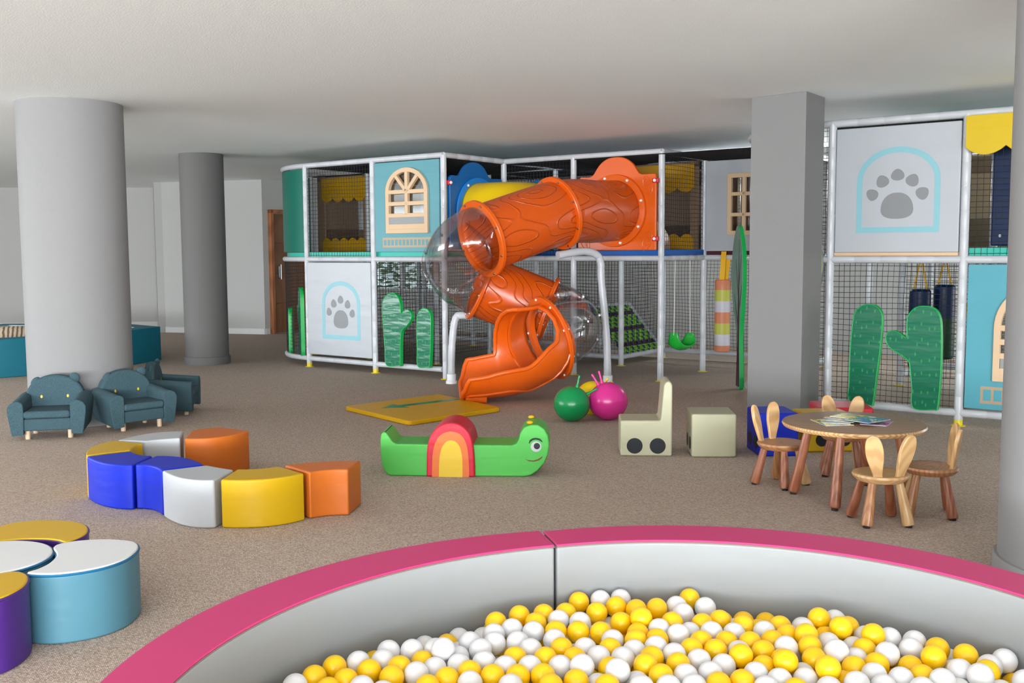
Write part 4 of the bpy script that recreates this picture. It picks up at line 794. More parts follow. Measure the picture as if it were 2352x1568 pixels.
disc((1540, 540), 40*k_, 40*k_, 'eye_white', white_v, .0002); disc((1546, 536), 24*k_, 24*k_, 'pupil', seam_black, .0014)
cprism('eyebrow', [(1485, 515), (1492, 492), (1515, 478), (1540, 475), (1570, 482), (1588, 502), (1586, 508), (1562, 494), (1538, 488), (1515, 493), (1498, 506), (1490, 518)], .0002, .0014, seam_black)
cprism('mouth', [(1450, 632), (1480, 642), (1520, 645), (1555, 635), (1590, 612), (1582, 628), (1560, 645), (1525, 654), (1485, 651)], .0002, .0014, brown_v)
for y_ in (.03, .24):
    c_ = cl(1492, 372); MB().sphere((c_[0], y_, c_[1]+.006), .02, 14, sc_=(1.05, .8, .55)).build('antenna_stub', gold_v, cat)
# ------------------------------------------------------------------ hopper balls
def hopper(c, r, mt_, label, hdir, up_t=.25, hl=.09, side=(1, 0, 0)):
    c = Vector(c); e = empty('hopper_ball', (c.x, c.y, 0), 0, label, 'hopper ball', 'hopper balls with horns'); m = MB(); prof = []
    for i in range(33):
        a = PI*i/32; rr = r*(1+.0); z = -math.cos(a)*r*.97; x = math.sin(a)*r
        prof.append((x*(1+.002*math.sin(i*6)), z+r*.97))
    m.lathe(prof, 56); b = m.build('ball_body', mt_, e)
    hd = Vector(hdir).normalized(); sd_ = Vector(side).normalized(); Cc = Vector((0, 0, r*.97))
    for s in (-1, 1):
        ax = (hd+sd_*s*up_t).normalized(); p0 = Cc+ax*r*.95; ax2 = (hd+sd_*s*up_t*1.3).normalized()
        MB().tube([p0, p0+ax2*.02, p0+ax2*.03, p0+ax2*hl*.8, p0+ax2*hl, p0+ax2*(hl+.008)], [.016, .013, .009, .0085, .010, .006], 14).build('horn_handle', mt_, e)
    return e
g = gp(1313, 970); hopper((g.x+.005, g.y+.06, 0), .150, hop_g, 'glossy green hopper ball with two green horns', (.60, -.05, .80), .36, .095, (.8, 0, -.6))
g = gp(1399, 968); hopper((g.x, g.y+.09, 0), .162, hop_p, 'glossy pink hopper ball, larger and right of the green one', (-.42, .05, .92), .12, .1)
hopper((.69, 8.62, 0), .150, hop_y, 'yellow hopper ball mostly hidden behind the green and pink ones', (.65, -.3, .75), .12, .075)
# ------------------------------------------------------------------ foam train seats
def foam_cube(loc, rot, sx, sy, sz, mt_, label, wheels, name='foam_cube'):
    e = empty(name, loc, rot, label, 'soft cube'); MB().box((0, 0, sz/2+.001), (sx, sy, sz)).build('cushion', mt_, e, bevel=.014)
    for (face, u_, z_, r_) in wheels:
        if face == 'L': f0 = lambda p: Vector((-sx/2-.0004, -(p[0]), p[1])); f1 = lambda p: Vector((-sx/2-.0016, -(p[0]), p[1]))
        elif face == 'F': f0 = lambda p: Vector((p[0], -sy/2-.0004, p[1])); f1 = lambda p: Vector((p[0], -sy/2-.0016, p[1]))
        MB().prism(blob((u_, z_), r_, r_, 0, 32), f0, f1).build('wheel_print', seam_black, e, smooth=False)
    return e
foam_cube((1.37, 6.96, 0), -.055, .30, .33, .295, cream_v, 'cream soft cube beside the cream seat', (('L', -.07, .085, .045), ('L', .075, .085, .045)))
foam_cube((1.80, 6.98, 0), .03, .27, .33, .295, blue_v, 'royal blue soft cube between cream cube and table', (('L', -.075, .085, .047), ('L', .075, .085, .047)))
foam_cube((2.20, 7.13, 0), .06, .34, .34, .255, yellow_v, 'mustard yellow soft cube half hidden behind the round table', (('F', -.07, .085, .045), ('F', .09, .085, .045)))
foam_cube((2.42, 7.44, 0), -.12, .40, .34, .26, red_v, 'red soft block behind the yellow cube and rabbit ears', ())
st = empty('foam_chair', (.91, 6.85, 0), -.06, 'cream soft seat with upright back and two black wheels', 'soft seat')
P = [(-.175, 0), (.175, 0), (.175, .48), (.165, .51), (.140, .515), (.118, .49), (.10, .26), (.095, .245), (-.175, .245)]
MB().prism(P, lambda p: Vector((p[0], 0, p[1]+.001)), lambda p: Vector((p[0], .30, p[1]+.001))).build('cushion', cream_v, st, bevel=.014)
for x in (-.078, .078): MB().prism(blob((x, .072), .054, .054, 0, 36), lambda p: Vector((p[0], -.0004, p[1])), lambda p: Vector((p[0], -.0016, p[1]))).build('wheel_print', seam_black, st, smooth=False)
# ------------------------------------------------------------------ curved bench blocks
def bench(c, mt_, label, h=.25, ins=.006):      # c: corner, mid, corner | corner, mid, corner in zoomed pixels on the top plane
    P3_ = [gp(170+x/3.409, 950+y/3.409, h) for x, y in c]
    def q3(a, m_, b, n=14):
        cpt = m_*2-(a+b)/2; return [a*(1-t)**2+cpt*2*t*(1-t)+b*t*t for t in [i/n for i in range(n+1)]]
    out = q3(P3_[0], P3_[1], P3_[2])+q3(P3_[3], P3_[4], P3_[5]); C = sum(out, Vector())/len(out)
    e = empty('curved_bench_block', (C.x, C.y, 0), 0, label, 'soft bench', 'curved soft bench blocks in a snaking row')
    poly = [((p-C).x*(1-ins/.25), (p-C).y*(1-ins/.25)) for p in out]
    MB().prism(poly, zup(.001), zup(h)).build('cushion', mt_, e, bevel=.010, ang=30); return e
bench([(860, 195), (1150, 182), (1378, 130), (1150, 103), (1025, 112), (915, 130)], orange_v, 'orange curved block at the far end of the snaking bench')
bench([(335, 205), (600, 150), (862, 134), (835, 190), (690, 200), (553, 215)], white_v, 'white curved block beside the far orange end block')
bench([(90, 325), (140, 255), (325, 206), (545, 230), (482, 250), (445, 284)], yellow_v, 'yellow curved block at the leftmost bend of the bench')
bench([(92, 331), (235, 385), (458, 402), (620, 326), (520, 318), (448, 291)], blue_v, 'blue curved block next to the leftmost yellow one')
bench([(640, 326), (870, 340), (1025, 398), (678, 440), (600, 405), (470, 397)], blue_v, 'second blue curved block, touching the near white one')
bench([(682, 443), (850, 508), (1098, 520), (1255, 436), (1150, 420), (1042, 400)], white_v, 'white curved block between blue and yellow in the near row')
bench([(1138, 518), (1500, 513), (1810, 465), (1600, 408), (1440, 428), (1275, 431)], yellow_v, 'wide yellow curved block in the near row of the bench')
bench([(1640, 401), (1930, 372), (2252, 363), (2150, 435), (1985, 440), (1840, 459)], orange_v, 'orange curved block at the near right end of the bench')
# ------------------------------------------------------------------ flower stools
def fz(x, y): return gp(x/3.36, 1180+y/3.36, .26)
CC = Vector((-1.985, 3.745, 0)); RC = .235
def stool(name, poly, C, mt_side, mt_top, mt_pipe, label):
    e = empty(name, (C.x, C.y, 0), 0, label, 'soft stool', 'flower shaped group of soft stools'); P = [((p-C).x, (p-C).y) for p in poly]
    MB().prism(P, zup(.001), zup(.252)).build('side_cover', mt_side, e, bevel=.012, ang=50)
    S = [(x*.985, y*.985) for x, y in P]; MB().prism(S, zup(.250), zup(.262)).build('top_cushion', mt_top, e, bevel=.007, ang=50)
    MB().tube([(x*.995, y*.995, .2525) for x, y in P]+[(P[0][0]*.995, P[0][1]*.995, .2525)], .005, 6, caps=False).build('piping', mt_pipe, e); return e
circ = [CC+Vector((RC*math.cos(a*PI/28), RC*math.sin(a*PI/28), 0)) for a in range(56)]
stool('centre_stool', circ, CC, sky_v, lit_top_white, tealblue_v, 'round white topped centre stool of the flower group')
pet = [fz(*q_) for q_ in [(205, 458), (450, 462), (750, 418), (950, 356), (1050, 290), (1073, 245), (1040, 215), (950, 200), (800, 194), (600, 206), (450, 232), (408, 262), (432, 300), (425, 335), (370, 385), (290, 425)]]
for p in pet: p.z = 0
pet_s = [Vector((p.x, p.y, 0)) for p in bez(pet, 5, True)]
pc_ = sum(pet, Vector())/len(pet)
def rotp(P, ang): c_, s_ = math.cos(ang), math.sin(ang); return [CC+Vector(((p-CC).x*c_-(p-CC).y*s_, (p-CC).x*s_+(p-CC).y*c_, 0)) for p in P]
stool('petal_stool', pet_s, pc_, sky_v, lit_top_white, tealblue_v, 'light blue petal stool with white top, fully in view')
for ang, a_, lb in ((1.42, 'y', 'purple petal stool with yellow top behind the white ones'), (-1.42, 'y', 'purple petal stool with yellow top in the near left corner'), (2.15, 'w', None), (3.2, 'y', None), (-2.12, 'w', None)):
    P = rotp(pet_s, ang); C = sum(P, Vector())/len(P)
    if lb is None: continue
    stool('petal_stool', P, C, purple_v if a_ == 'y' else sky_v, yellow_v if a_ == 'y' else white_v, purple_v if a_ == 'y' else tealblue_v, lb)
# ------------------------------------------------------------------ far teal ball pool
tp_ = empty('teal_soft_pool', (-5.6, 12.8, 0), 0, 'teal vinyl soft pool with white inner wall, behind the thick round column', 'soft play pool')
K = [Vector((-4.88, 12.28, 0)), Vector((-4.60, 13.30, 0)), Vector((-5.4, 14.0, 0)), Vector((-7.0, 14.0, 0)), Vector((-7.6, 12.3, 0)), Vector((-6.62, 11.05, 0)), Vector((-5.75, 11.45, 0))]
cK = sum(K, Vector())/len(K); o_ = Vector((-5.6, 12.8, 0)); n = len(K); inn = [cK+(p-cK)*.80 for p in K]
m = MB(); A = [p-o_ for p in K]; B = [p-o_ for p in inn]
m.add([a+Vector((0, 0, .001)) for a in A]+[a+Vector((0, 0, .44)) for a in A]+[b+Vector((0, 0, .44)) for b in B]+[b+Vector((0, 0, .001)) for b in B], [(i, (i+1) % n, n+(i+1) % n, n+i) for i in range(n)]+[(n+i, n+(i+1) % n, 2*n+(i+1) % n, 2*n+i) for i in range(n)]+[(i, 3*n+i, 3*n+(i+1) % n, (i+1) % n) for i in range(n)])
k0 = len(m.f); m.add([b*.995+Vector((0, 0, .44)) for b in B]+[b*.995+Vector((0, 0, .001)) for b in B], [(i, (i+1) % n, n+(i+1) % n, n+i) for i in range(n)], 1); m.build('pool_wall', [deepteal_v, white_v], tp_, bevel=.01)
e = empty('striped_cushion', (-6.35, 12.95, 0), .4, 'beige and brown striped cushion inside the teal soft pool', 'cushion')
def stripes():
    m_ = mat('striped_cloth', (200, 176, 146), .7); nt = m_.node_tree; b = nt.nodes['Principled BSDF']; tc = nt.nodes.new('ShaderNodeTexCoord'); wv = nt.nodes.new('ShaderNodeTexWave'); wv.inputs['Scale'].default_value = 6; wv.inputs['Distortion'].default_value = 3; cr_ = nt.nodes.new('ShaderNodeValToRGB')
    cr_.color_ramp.elements[0].position = .35; cr_.color_ramp.elements[0].color = rgb(120, 98, 80); cr_.color_ramp.elements[1].position = .5; cr_.color_ramp.elements[1].color = rgb(216, 196, 170)
    nt.links.new(tc.outputs['Object'], wv.inputs[0]); nt.links.new(wv.outputs[0], cr_.inputs[0]); nt.links.new(cr_.outputs[0], b.inputs['Base Color']); return m_
MB().sphere((0, 0, .25), 1, 24, sc_=(.62, .5, .23)).build('cushion', stripes(), e)
# ------------------------------------------------------------------ bear armchairs
def armchair(loc, rz, label):
    e = empty('bear_armchair', loc, rz, label, 'armchair', 'bear shaped felt armchairs'); e.scale = (.91, .91, .92)
    # front faces -y
    for s in (-1, 1):
        P = bez([(s*.185, .08, 0), (s*.183, .30, 0), (s*.20, .345, 0), (s*.245, .352, 0), (s*.288, .325, 0), (s*.300, .27, 0), (s*.275, .10, 0), (s*.265, .075, 0)], 4)
        P = [(p.x, p.y) for p in P]
        m = MB(); m.prism(P, lambda p: Vector((p[0], -.22, p[1]-.035)), lambda p: Vector((p[0], .19, p[1]+.0))); m.build('armrest', felt, e, bevel=.018)
        MB().tube([Vector((p[0], -.214, p[1]-.035)) for p in P[1:]], .0035, 6).build('seam', felt, e)
    MB().box((0, -.02, .125), (.375, .375, .10)).build('seat_base', felt, e, bevel=.014)
    MB().box((0, -.035, .208), (.365, .39, .062)).build('seat_cushion', felt, e, bevel=.024, seg=4)
    P = [(-.23, .10), (.23, .10), (.235, .3)]+[(.235*math.cos(a), .30+.195*math.sin(a)**.9) for a in [PI*i/22 for i in range(1, 22)]]+[(-.235, .3)]
    MB().prism(P, lambda p: Vector((p[0], .10+.10*(p[1]-.1), p[1])), lambda p: Vector((p[0], .205+.06*(p[1]-.1), p[1]))).build('backrest', felt, e, bevel=.025, ang=50, seg=4)
    for s, tz in ((-1, .0), (1, .03)):
        R = Matrix.Rotation(s*.75, 3, 'Y') @ Matrix.Rotation(-.3 if s < 0 else .3, 3, 'X')
        MB().sphere((s*.158, .165, .442+tz*.7), .046, 18, R=R, sc_=(1.0, .5, 1.0 if s > 0 else .6)).build('ear', felt, e)
    for s in (-1, 1):
        MB().prism(blob((s*.105, .315), .009, .013, 0, 16), lambda p: Vector((p[0], .10+.10*(p[1]-.1)-.0005, p[1])), lambda p: Vector((p[0], .10+.10*(p[1]-.1)-.002, p[1]))).build('eye', eye_y, e, smooth=False)
    for sx in (-.165, .165):
        for sy in (-.15, .14): MB().lathe([(0, .0006), (.018, .0006), (.021, .004), (.022, .078), (0, .078)], 20, (sx, sy, 0)).build('leg', leg_w, e, smooth=True)
    return e
armchair((-3.55, 7.785, 0), math.radians(13), 'bear armchair facing front with yellow eyes, leftmost of the three')
armchair((-3.06, 8.15, 0), math.radians(45), 'bear armchair turned slightly right, between column base and bench')
armchair((-2.985, 8.88, 0), math.radians(99), 'bear armchair seen from its side, farthest back of the three')
# ------------------------------------------------------------------ rabbit chairs and table
def rabbit_chair(loc, rz, label, lm):
    e = empty('rabbit_chair', loc, rz, label, 'chair', 'small wooden rabbit ear chairs'); zt = .262
    MB().lathe([(0, zt-.040), (.118, zt-.040), (.134, zt-.026), (.141, zt-.014), (.138, zt-.003), (.128, zt), (.10, zt-.004), (0, zt-.009)], 48).build('seat', lm[0], e)
    for k, (sx, sy) in enumerate(((-1, -1), (1, -1), (-1, 1), (1, 1))):
        p = Vector((sx*.068, sy*.068, zt-.036)); q_ = Vector((sx*.108, sy*.108, .008)); L = q_-p
        o = MB().tube([p, p+L*.25, p+L*.6, p+L*.93, p+L*.985, q_], [.0200, .0220, .0265, .0295, .028, .021], 18).build('leg', lm[1][k], e)
        MB().lathe([(0, .0006), (.017, .0006), (.017, .009), (0, .009)], 16, (q_.x, q_.y, 0)).build('foot_pad', rubber, o)
    for s in (-1, 1):
        R = Matrix.Rotation(s*.21, 3, 'Y') @ Matrix.Rotation(-.13, 3, 'X') @ Matrix.Rotation(-s*.32, 3, 'Z'); P = []
        for i in range(25):
            t = i/24; wd = (.021+.023*math.sin(min(1, t/.62)*PI/2)**1.6) if t < .62 else .044*math.sqrt(max(0, 1-((t-.62)/.38)**2.2))
            P.append((wd, t*.235))
        P = P+[(-x, z) for x, z in P[::-1] if x > 1e-4]; n_ = len(P)
        base = Vector((s*.052, .10, zt-.012)); m = MB(); m.prism(P, lambda p: base+R @ Vector((p[0], -.010+.012*(1-(p[0]/.045)**2)*0, p[1])), lambda p: base+R @ Vector((p[0], .012, p[1]))); m.build('ear', lm[2], e, bevel=.0065, ang=50, seg=4)
    return e
W1 = (wood_m, (wood_d, wood_l, wood_d, wood_m), wood_l); W2 = (wood_l, (wood_d, wood_d, wood_l, wood_m), wood_l); W3 = (wood_m, (wood_l, wood_m, wood_d, wood_d), wood_l); W4 = (wood_m, (wood_d, wood_d, wood_d, wood_l), wood_l)
TC = Vector((1.905, 5.63, 0))
rabbit_chair((1.60, 5.99, 0), math.radians(40), 'rabbit ear chair left of the round table, nearest the blue cube', W1)
rabbit_chair((2.06, 6.27, 0), math.radians(-15), 'rabbit ear chair behind the round table with ears above the top', W4)
rabbit_chair((1.885, 5.14, 0), math.radians(182), 'rabbit ear chair in front of the table, pale ears facing the viewer', W2)
rabbit_chair((2.205, 5.30, 0), math.radians(252), 'rabbit ear chair at the right side of the table with dark grained seat', W3)
tb = empty('round_table', TC, math.radians(18), 'round light wooden children table with four tapered legs', 'table')
zt = .438
MB().lathe([(0, zt-.03), (.365, zt-.03), (.378, zt-.026), (.386, zt-.014), (.382, zt-.003), (.372, zt), (0, zt)], 96).build('table_top', wood_t, tb)
MB().lathe([(.366, zt-.0302), (.379, zt-.0262), (.3868, zt-.014), (.3832, zt-.004)], 96).build('edge_grain', wood_e, tb)
o_ = bpy.data.objects['edge_grain']; me_ = o_.data
bm_ = bmesh.new(); bm_.from_mesh(me_); bmesh.ops.delete(bm_, geom=[f for f in bm_.faces if len(f.verts) > 4], context='FACES'); bm_.to_mesh(me_); bm_.free()
legs = [gp(1822, 1134), gp(1917, 1172), gp(2092, 1150), None]; legs[3] = legs[0]+legs[2]-legs[1]
Rinv = Matrix.Rotation(-math.radians(18), 3, 'Z')
for lp in legs:
    q_ = Rinv @ (lp-TC); q_.z = .012; p = Vector((q_.x*.74, q_.y*.74, zt-.028)); L = q_-p
    o = MB().tube([p, p+L*.3, p+L*.7, p+L*.94, p+L*.985, q_], [.0225, .0245, .0285, .031, .029, .021], 20).build('leg', wood_d, tb)
    MB().lathe([(0, .0006), (.018, .0006), (.018, .013), (0, .013)], 16, (q_.x, q_.y, 0)).build('foot_pad', rubber, o)
# magazines: plain colourful covers
def cover(name, c1, c2, c3, seed):
    m_ = mat(name, c1, .25); nt = m_.node_tree; b = nt.nodes['Principled BSDF']; tc = nt.nodes.new('ShaderNodeTexCoord'); n_ = nt.nodes.new('ShaderNodeTexNoise'); n_.noise_dimensions = '4D'; n_.inputs['W'].default_value = seed; n_.inputs['Scale'].default_value = 14; n_.inputs['Detail'].default_value = 3; cr_ = nt.nodes.new('ShaderNodeValToRGB'); cr_.color_ramp.interpolation = 'CONSTANT'
    E_ = cr_.color_ramp.elements; E_[0].position = 0; E_[0].color = rgb(*c1); E_[1].position = .5; E_[1].color = rgb(*c2); x = E_.new(.58); x.color = rgb(*c3); x = E_.new(.66); x.color = rgb(60, 50, 50)
    nt.links.new(tc.outputs['Object'], n_.inputs[0]); nt.links.new(n_.outputs[0], cr_.inputs[0]); nt.links.new(cr_.outputs[0], b.inputs['Base Color']); return m_
def mag(c, rz, w_, h_, z, cols_, label, seed, tilt=0):
    e = empty('magazine', (c[0], c[1], z), rz, label, 'magazine', 'magazines fanned out on the table'); e.rotation_euler = (tilt, 0, rz)
    MB().box((0, 0, .0016), (w_, h_, .0026)).build('pages', white_v, e); MB().box((0, 0, .0034), (w_, h_, .0008)).build('cover', cover('cover_%d' % seed, *cols_, seed), e, smooth=False)
mag((1.775, 5.60), .12, .16, .21, zt+.001, ((218, 190, 30), (40, 120, 84), (170, 90, 30)), 'yellow bordered magazine at the left of the fan', 1)
mag((1.815, 5.635), -.35, .15, .21, zt+.0056, ((210, 150, 50), (60, 120, 70), (120, 60, 40)), 'orange and brown magazine just above the yellow one', 2)
mag((1.865, 5.665), -.55, .15, .21, zt+.0102, ((50, 130, 80), (120, 40, 70), (190, 190, 70)), 'green magazine with maroon shapes in the middle of the fan', 3)
mag((1.925, 5.70), .75, .15, .2, zt+.0148, ((222, 208, 60), (200, 180, 50), (90, 140, 60)), 'bright yellow magazine sticking out at the back of the fan', 4)
mag((1.965, 5.575), -.95, .15, .20, zt+.0194, ((40, 124, 190), (60, 140, 60), (200, 210, 220)), 'blue and green magazine on top at the right of the fan', 5)
mag((2.02, 5.585), -.55, .14, .19, zt+.0010, ((190, 130, 170), (50, 60, 110), (226, 60, 160)), 'purple magazine at the right end of the fan', 6)
# ------------------------------------------------------------------ ball pit
pit = empty('ball_pit_ring', (.44, 2.18, 0), 0, 'round soft ball pit ring with pink top and ivory inner wall', 'ball pit')
o_ = Vector((.44, 2.18, 0)); ZR = .41
def ring_seg(ci, Ri, co, Ro, a0, a1, n=40, gap=.003):
    I = []; O = []
    for i in range(n+1):
        a = a0+(a1-a0)*i/n; dv = Vector((math.cos(a), math.sin(a), 0))
        def hit(c, R): # from seam centre o_ along dv
            oc = o_-Vector((c[0], c[1], 0)); b = oc.dot(dv); return o_+dv*(-b+math.sqrt(b*b-oc.dot(oc)+R*R))
        I.append(hit(ci, Ri)-o_); O.append(hit(co, Ro)-o_)
    e = empty('ring_block', (0, 0, 0)); e.parent = pit
    n1 = n+1
    def body(i0, o0, z0, z1, nm, mt_, bev, par):
        m = MB(); P = [(p.x, p.y) for p in O]+[(p.x, p.y) for p in I[::-1]]; m.prism(P, zup(z0), zup(z1)); return m.build(nm, mt_, par, bevel=bev, ang=50)
    body(I, O, .001, ZR-.004, 'wall_block', offwhite_v, .010, e); body(I, O, ZR-.004, ZR+.004, 'pink_top', pink_v, .004, e)
    MB().tube([p+Vector((0, 0, ZR-.004)) for p in I], .0022, 6).build('seam', mat('seam_beige', (120, 96, 86), .6), e)
AS = math.atan2(3.56-2.18, .092-.44)
ring_seg((.457, 2.143), 1.253, (.368, 2.237), 1.325, AS+.003, AS+PI/2-.003)
ring_seg((.483, 2.303), 1.105, (.517, 2.391), 1.205, AS-PI/2+.003, AS-.003)
ring_seg((.44, 2.18), 1.22, (.44, 2.18), 1.39, AS+PI/2+.003, AS+PI-.003)
ring_seg((.44, 2.18), 1.22, (.44, 2.18), 1.39, AS+PI+.003, AS+1.5*PI-.003)
BALLS = 'W-596,2681,222 Y-555,2738,222 Y-510,2806,222 W-447,2837,222 Y-408,2778,222 W-370,2918,222 W-378,2848,222 W-301,2922,223 W-231,2924,225 Y-264,2864,211 Y-463,2715,222 Y-501,2656,222 W-412,2667,222 Y-339,2733,222 Y-325,2802,222 W-273,2756,223 W-351,2633,222 W-225,2806,215 W-205,2864,250 Y-234,2670,222 Y-185,2720,222 W-157,2824,218 W-164,2903,209 W-132,2982,222 W-98,2920,225 Y-56,3150,222 W-61,3048,222 W-58,2978,222 W-5,3090,222 W12,2984,222 Y19,3208,222 Y70,3141,222 Y98,3219,222 W61,3065,222 W50,2926,222 Y170,3229,222 Y220,3336,222 W294,3352,222 W363,3362,222 W144,3164,222 Y131,3069,222 W124,2999,222 W211,3145,222 Y272,3234,222 Y341,3290,222 Y404,3260,222 Y200,3065,222 Y270,3058,222 Y341,3141,222 Y402,3116,247 Y384,3054,219 W-85,2833,222 Y-124,2763,223 W-120,2693,222 Y-59,2737,222 W-24,2799,221 Y4,2863,222 Y11,2738,221 W46,2799,222 Y81,2738,223 Y92,2859,222 Y142,2931,222 Y177,2855,222 W132,2801,221 W212,2929,222 Y286,2926,222 W300,2995,221 W247,2868,222 Y369,2984,224 W316,2858,222 W356,2916,220 Y273,2789,221 W192,2769,237 W233,2728,198 Y171,2702,222 Y100,2671,222 W-9,2671,222 W287,2723,243 W342,2735,201 Y373,2790,230 Y253,2665,223 W345,2659,222 Y597,3363,222 Y473,3271,222 W551,3220,222 W541,3289,222 W634,3276,222 Y658,3156,222 Y500,3122,229 Y442,3132,192 W452,3072,226 W503,3022,228 W548,3074,213 Y596,3123,223 Y566,2981,222 Y436,3004,220 Y642,2981,220 W679,3046,221 W609,3043,227 W423,2935,224 Y526,2922,222 Y595,2910,223 Y720,3103,223 W776,3060,221 Y711,2968,223 Y780,2979,223 Y835,3098,223 Y838,3027,222 W905,3094,218 Y964,3125,239 Y967,3066,200 W1024,3155,221 Y1001,3026,247 Y1044,3088,224 W946,2970,218 W1077,3027,216 W1026,2981,200 Y881,2975,244 Y872,2906,234 W838,2953,193 W802,2908,232 Y733,2899,223 W665,2915,216 Y401,2863,222 W469,2882,223 Y469,2812,222 W533,2839,222 Y656,2848,233 W598,2812,218 Y713,2811,213 Y775,2844,219 Y766,2778,244 W818,2793,198 Y864,2837,226 W935,2902,204 W931,2846,245 W992,2860,214 Y1035,2915,221 Y1078,2964,247 W1103,2914,206 W1140,2997,222 W1080,2853,234 Y1032,2804,222 Y1134,2817,208 W1171,2910,223 W1205,2971,222 Y1251,2915,222 Y1197,2813,239 W1255,2803,201 Y1303,2845,230 W1347,2791,220 W1407,2827,222 Y963,2789,219 W998,2729,224 Y915,2727,202 W928,2663,228 Y866,2715,251 W808,2725,213 W851,2656,217 W999,2659,221 W1063,2703,222 Y1130,2724,220 W1095,2637,222 W1159,2662,235 W1241,2740,229 W1214,2684,198 W1268,2677,242 Y1311,2731,230 W1322,2670,198 W1384,2661,230 Y408,2729,224 W477,2733,222 W548,2748,222 W418,2660,222 W488,2664,222 Y557,2677,222 Y625,2693,222 W674,2743,222 W729,2700,222 W680,2650,222 Y756,2635,222 W260,3162,171 W554,3162,170 Y-28,2910,170 W942,3229,170 Y368,3227,170 W-279,2977,169 W515,2967,169 W837,3163,169 Y-316,3038,169 W726,3224,169 W-349,2977,169 Y1197,3040,169 Y439,3230,169 Y-209,3102,169 Y299,3101,169 W187,3286,169 Y694,3288,169 Y-500,2851,169 W765,3158,169 W-135,3097,168 Y656,3224,168 W872,3226,168 W-65,3096,168 Y907,3165,168 Y908,3037,168 Y764,3289,168 Y327,3036,168 W-171,3037,168 Y-242,3037,168 Y-454,2787,168 W225,3223,168 W79,2971,168 Y259,3284,168 W-98,3162,167 W225,3101,167 W657,3096,167 Y797,3220,167 W-209,2972,167 Y1092,3101,166 Y-101,3033,166 W223,2970,166 Y913,2787,166 W1162,3101,166 W-462,2915,166 Y1419,2788,166 W-279,3098,165 Y1343,2913,165 W653,3346,165 W1309,2974,165 Y-65,3232,165 Y443,3354,165 Y-421,2980,165 W-175,3163,165 Y117,3294,165 Y838,3288,165 Y513,3351,165 Y1013,3224,165 W1123,3038,164 Y512,3228,164 Y110,2908,164 Y365,2847,164 Y1373,2846,164 W439,2845,164 W983,3160,163 Y798,3096,163 Y152,2969,163 Y547,2786,163 W695,3158,163 W187,3030,163 W44,3032,163 Y255,2907,162 Y219,2845,162 W-539,2785,162 W766,2910,162 Y42,3162,162 W150,3098,162 W407,2781,162 W1197,2781,162 Y-174,2784,161 Y-29,3031,161 Y623,3161,161 W-99,2786,161 Y79,3095,161 W1163,2973,161 Y185,2907,161 Y1059,3162,161 W586,3223,161 Y182,3160,160 W112,3157,160 W1239,2972,160 W117,3031,160 W989,2906,160 Y405,2906,160 Y404,3292,160 Y373,3092,159 Y620,2780,159 Y480,3027,159 W477,2783,159 Y442,2968,159 Y-28,3159,159 Y258,3030,158 W868,3096,158 W-212,2847,158 Y149,2847,158 Y584,2846,158 W624,2907,158 W-61,2848,158 W289,2846,158 Y-422,2851,158 W477,2908,158 Y325,2906,158 W298,3226,158 Y1094,2845,157 Y762,3036,157 W948,2848,157 Y509,2846,157 W588,3096,157 Y623,3032,157 W1093,2974,157'
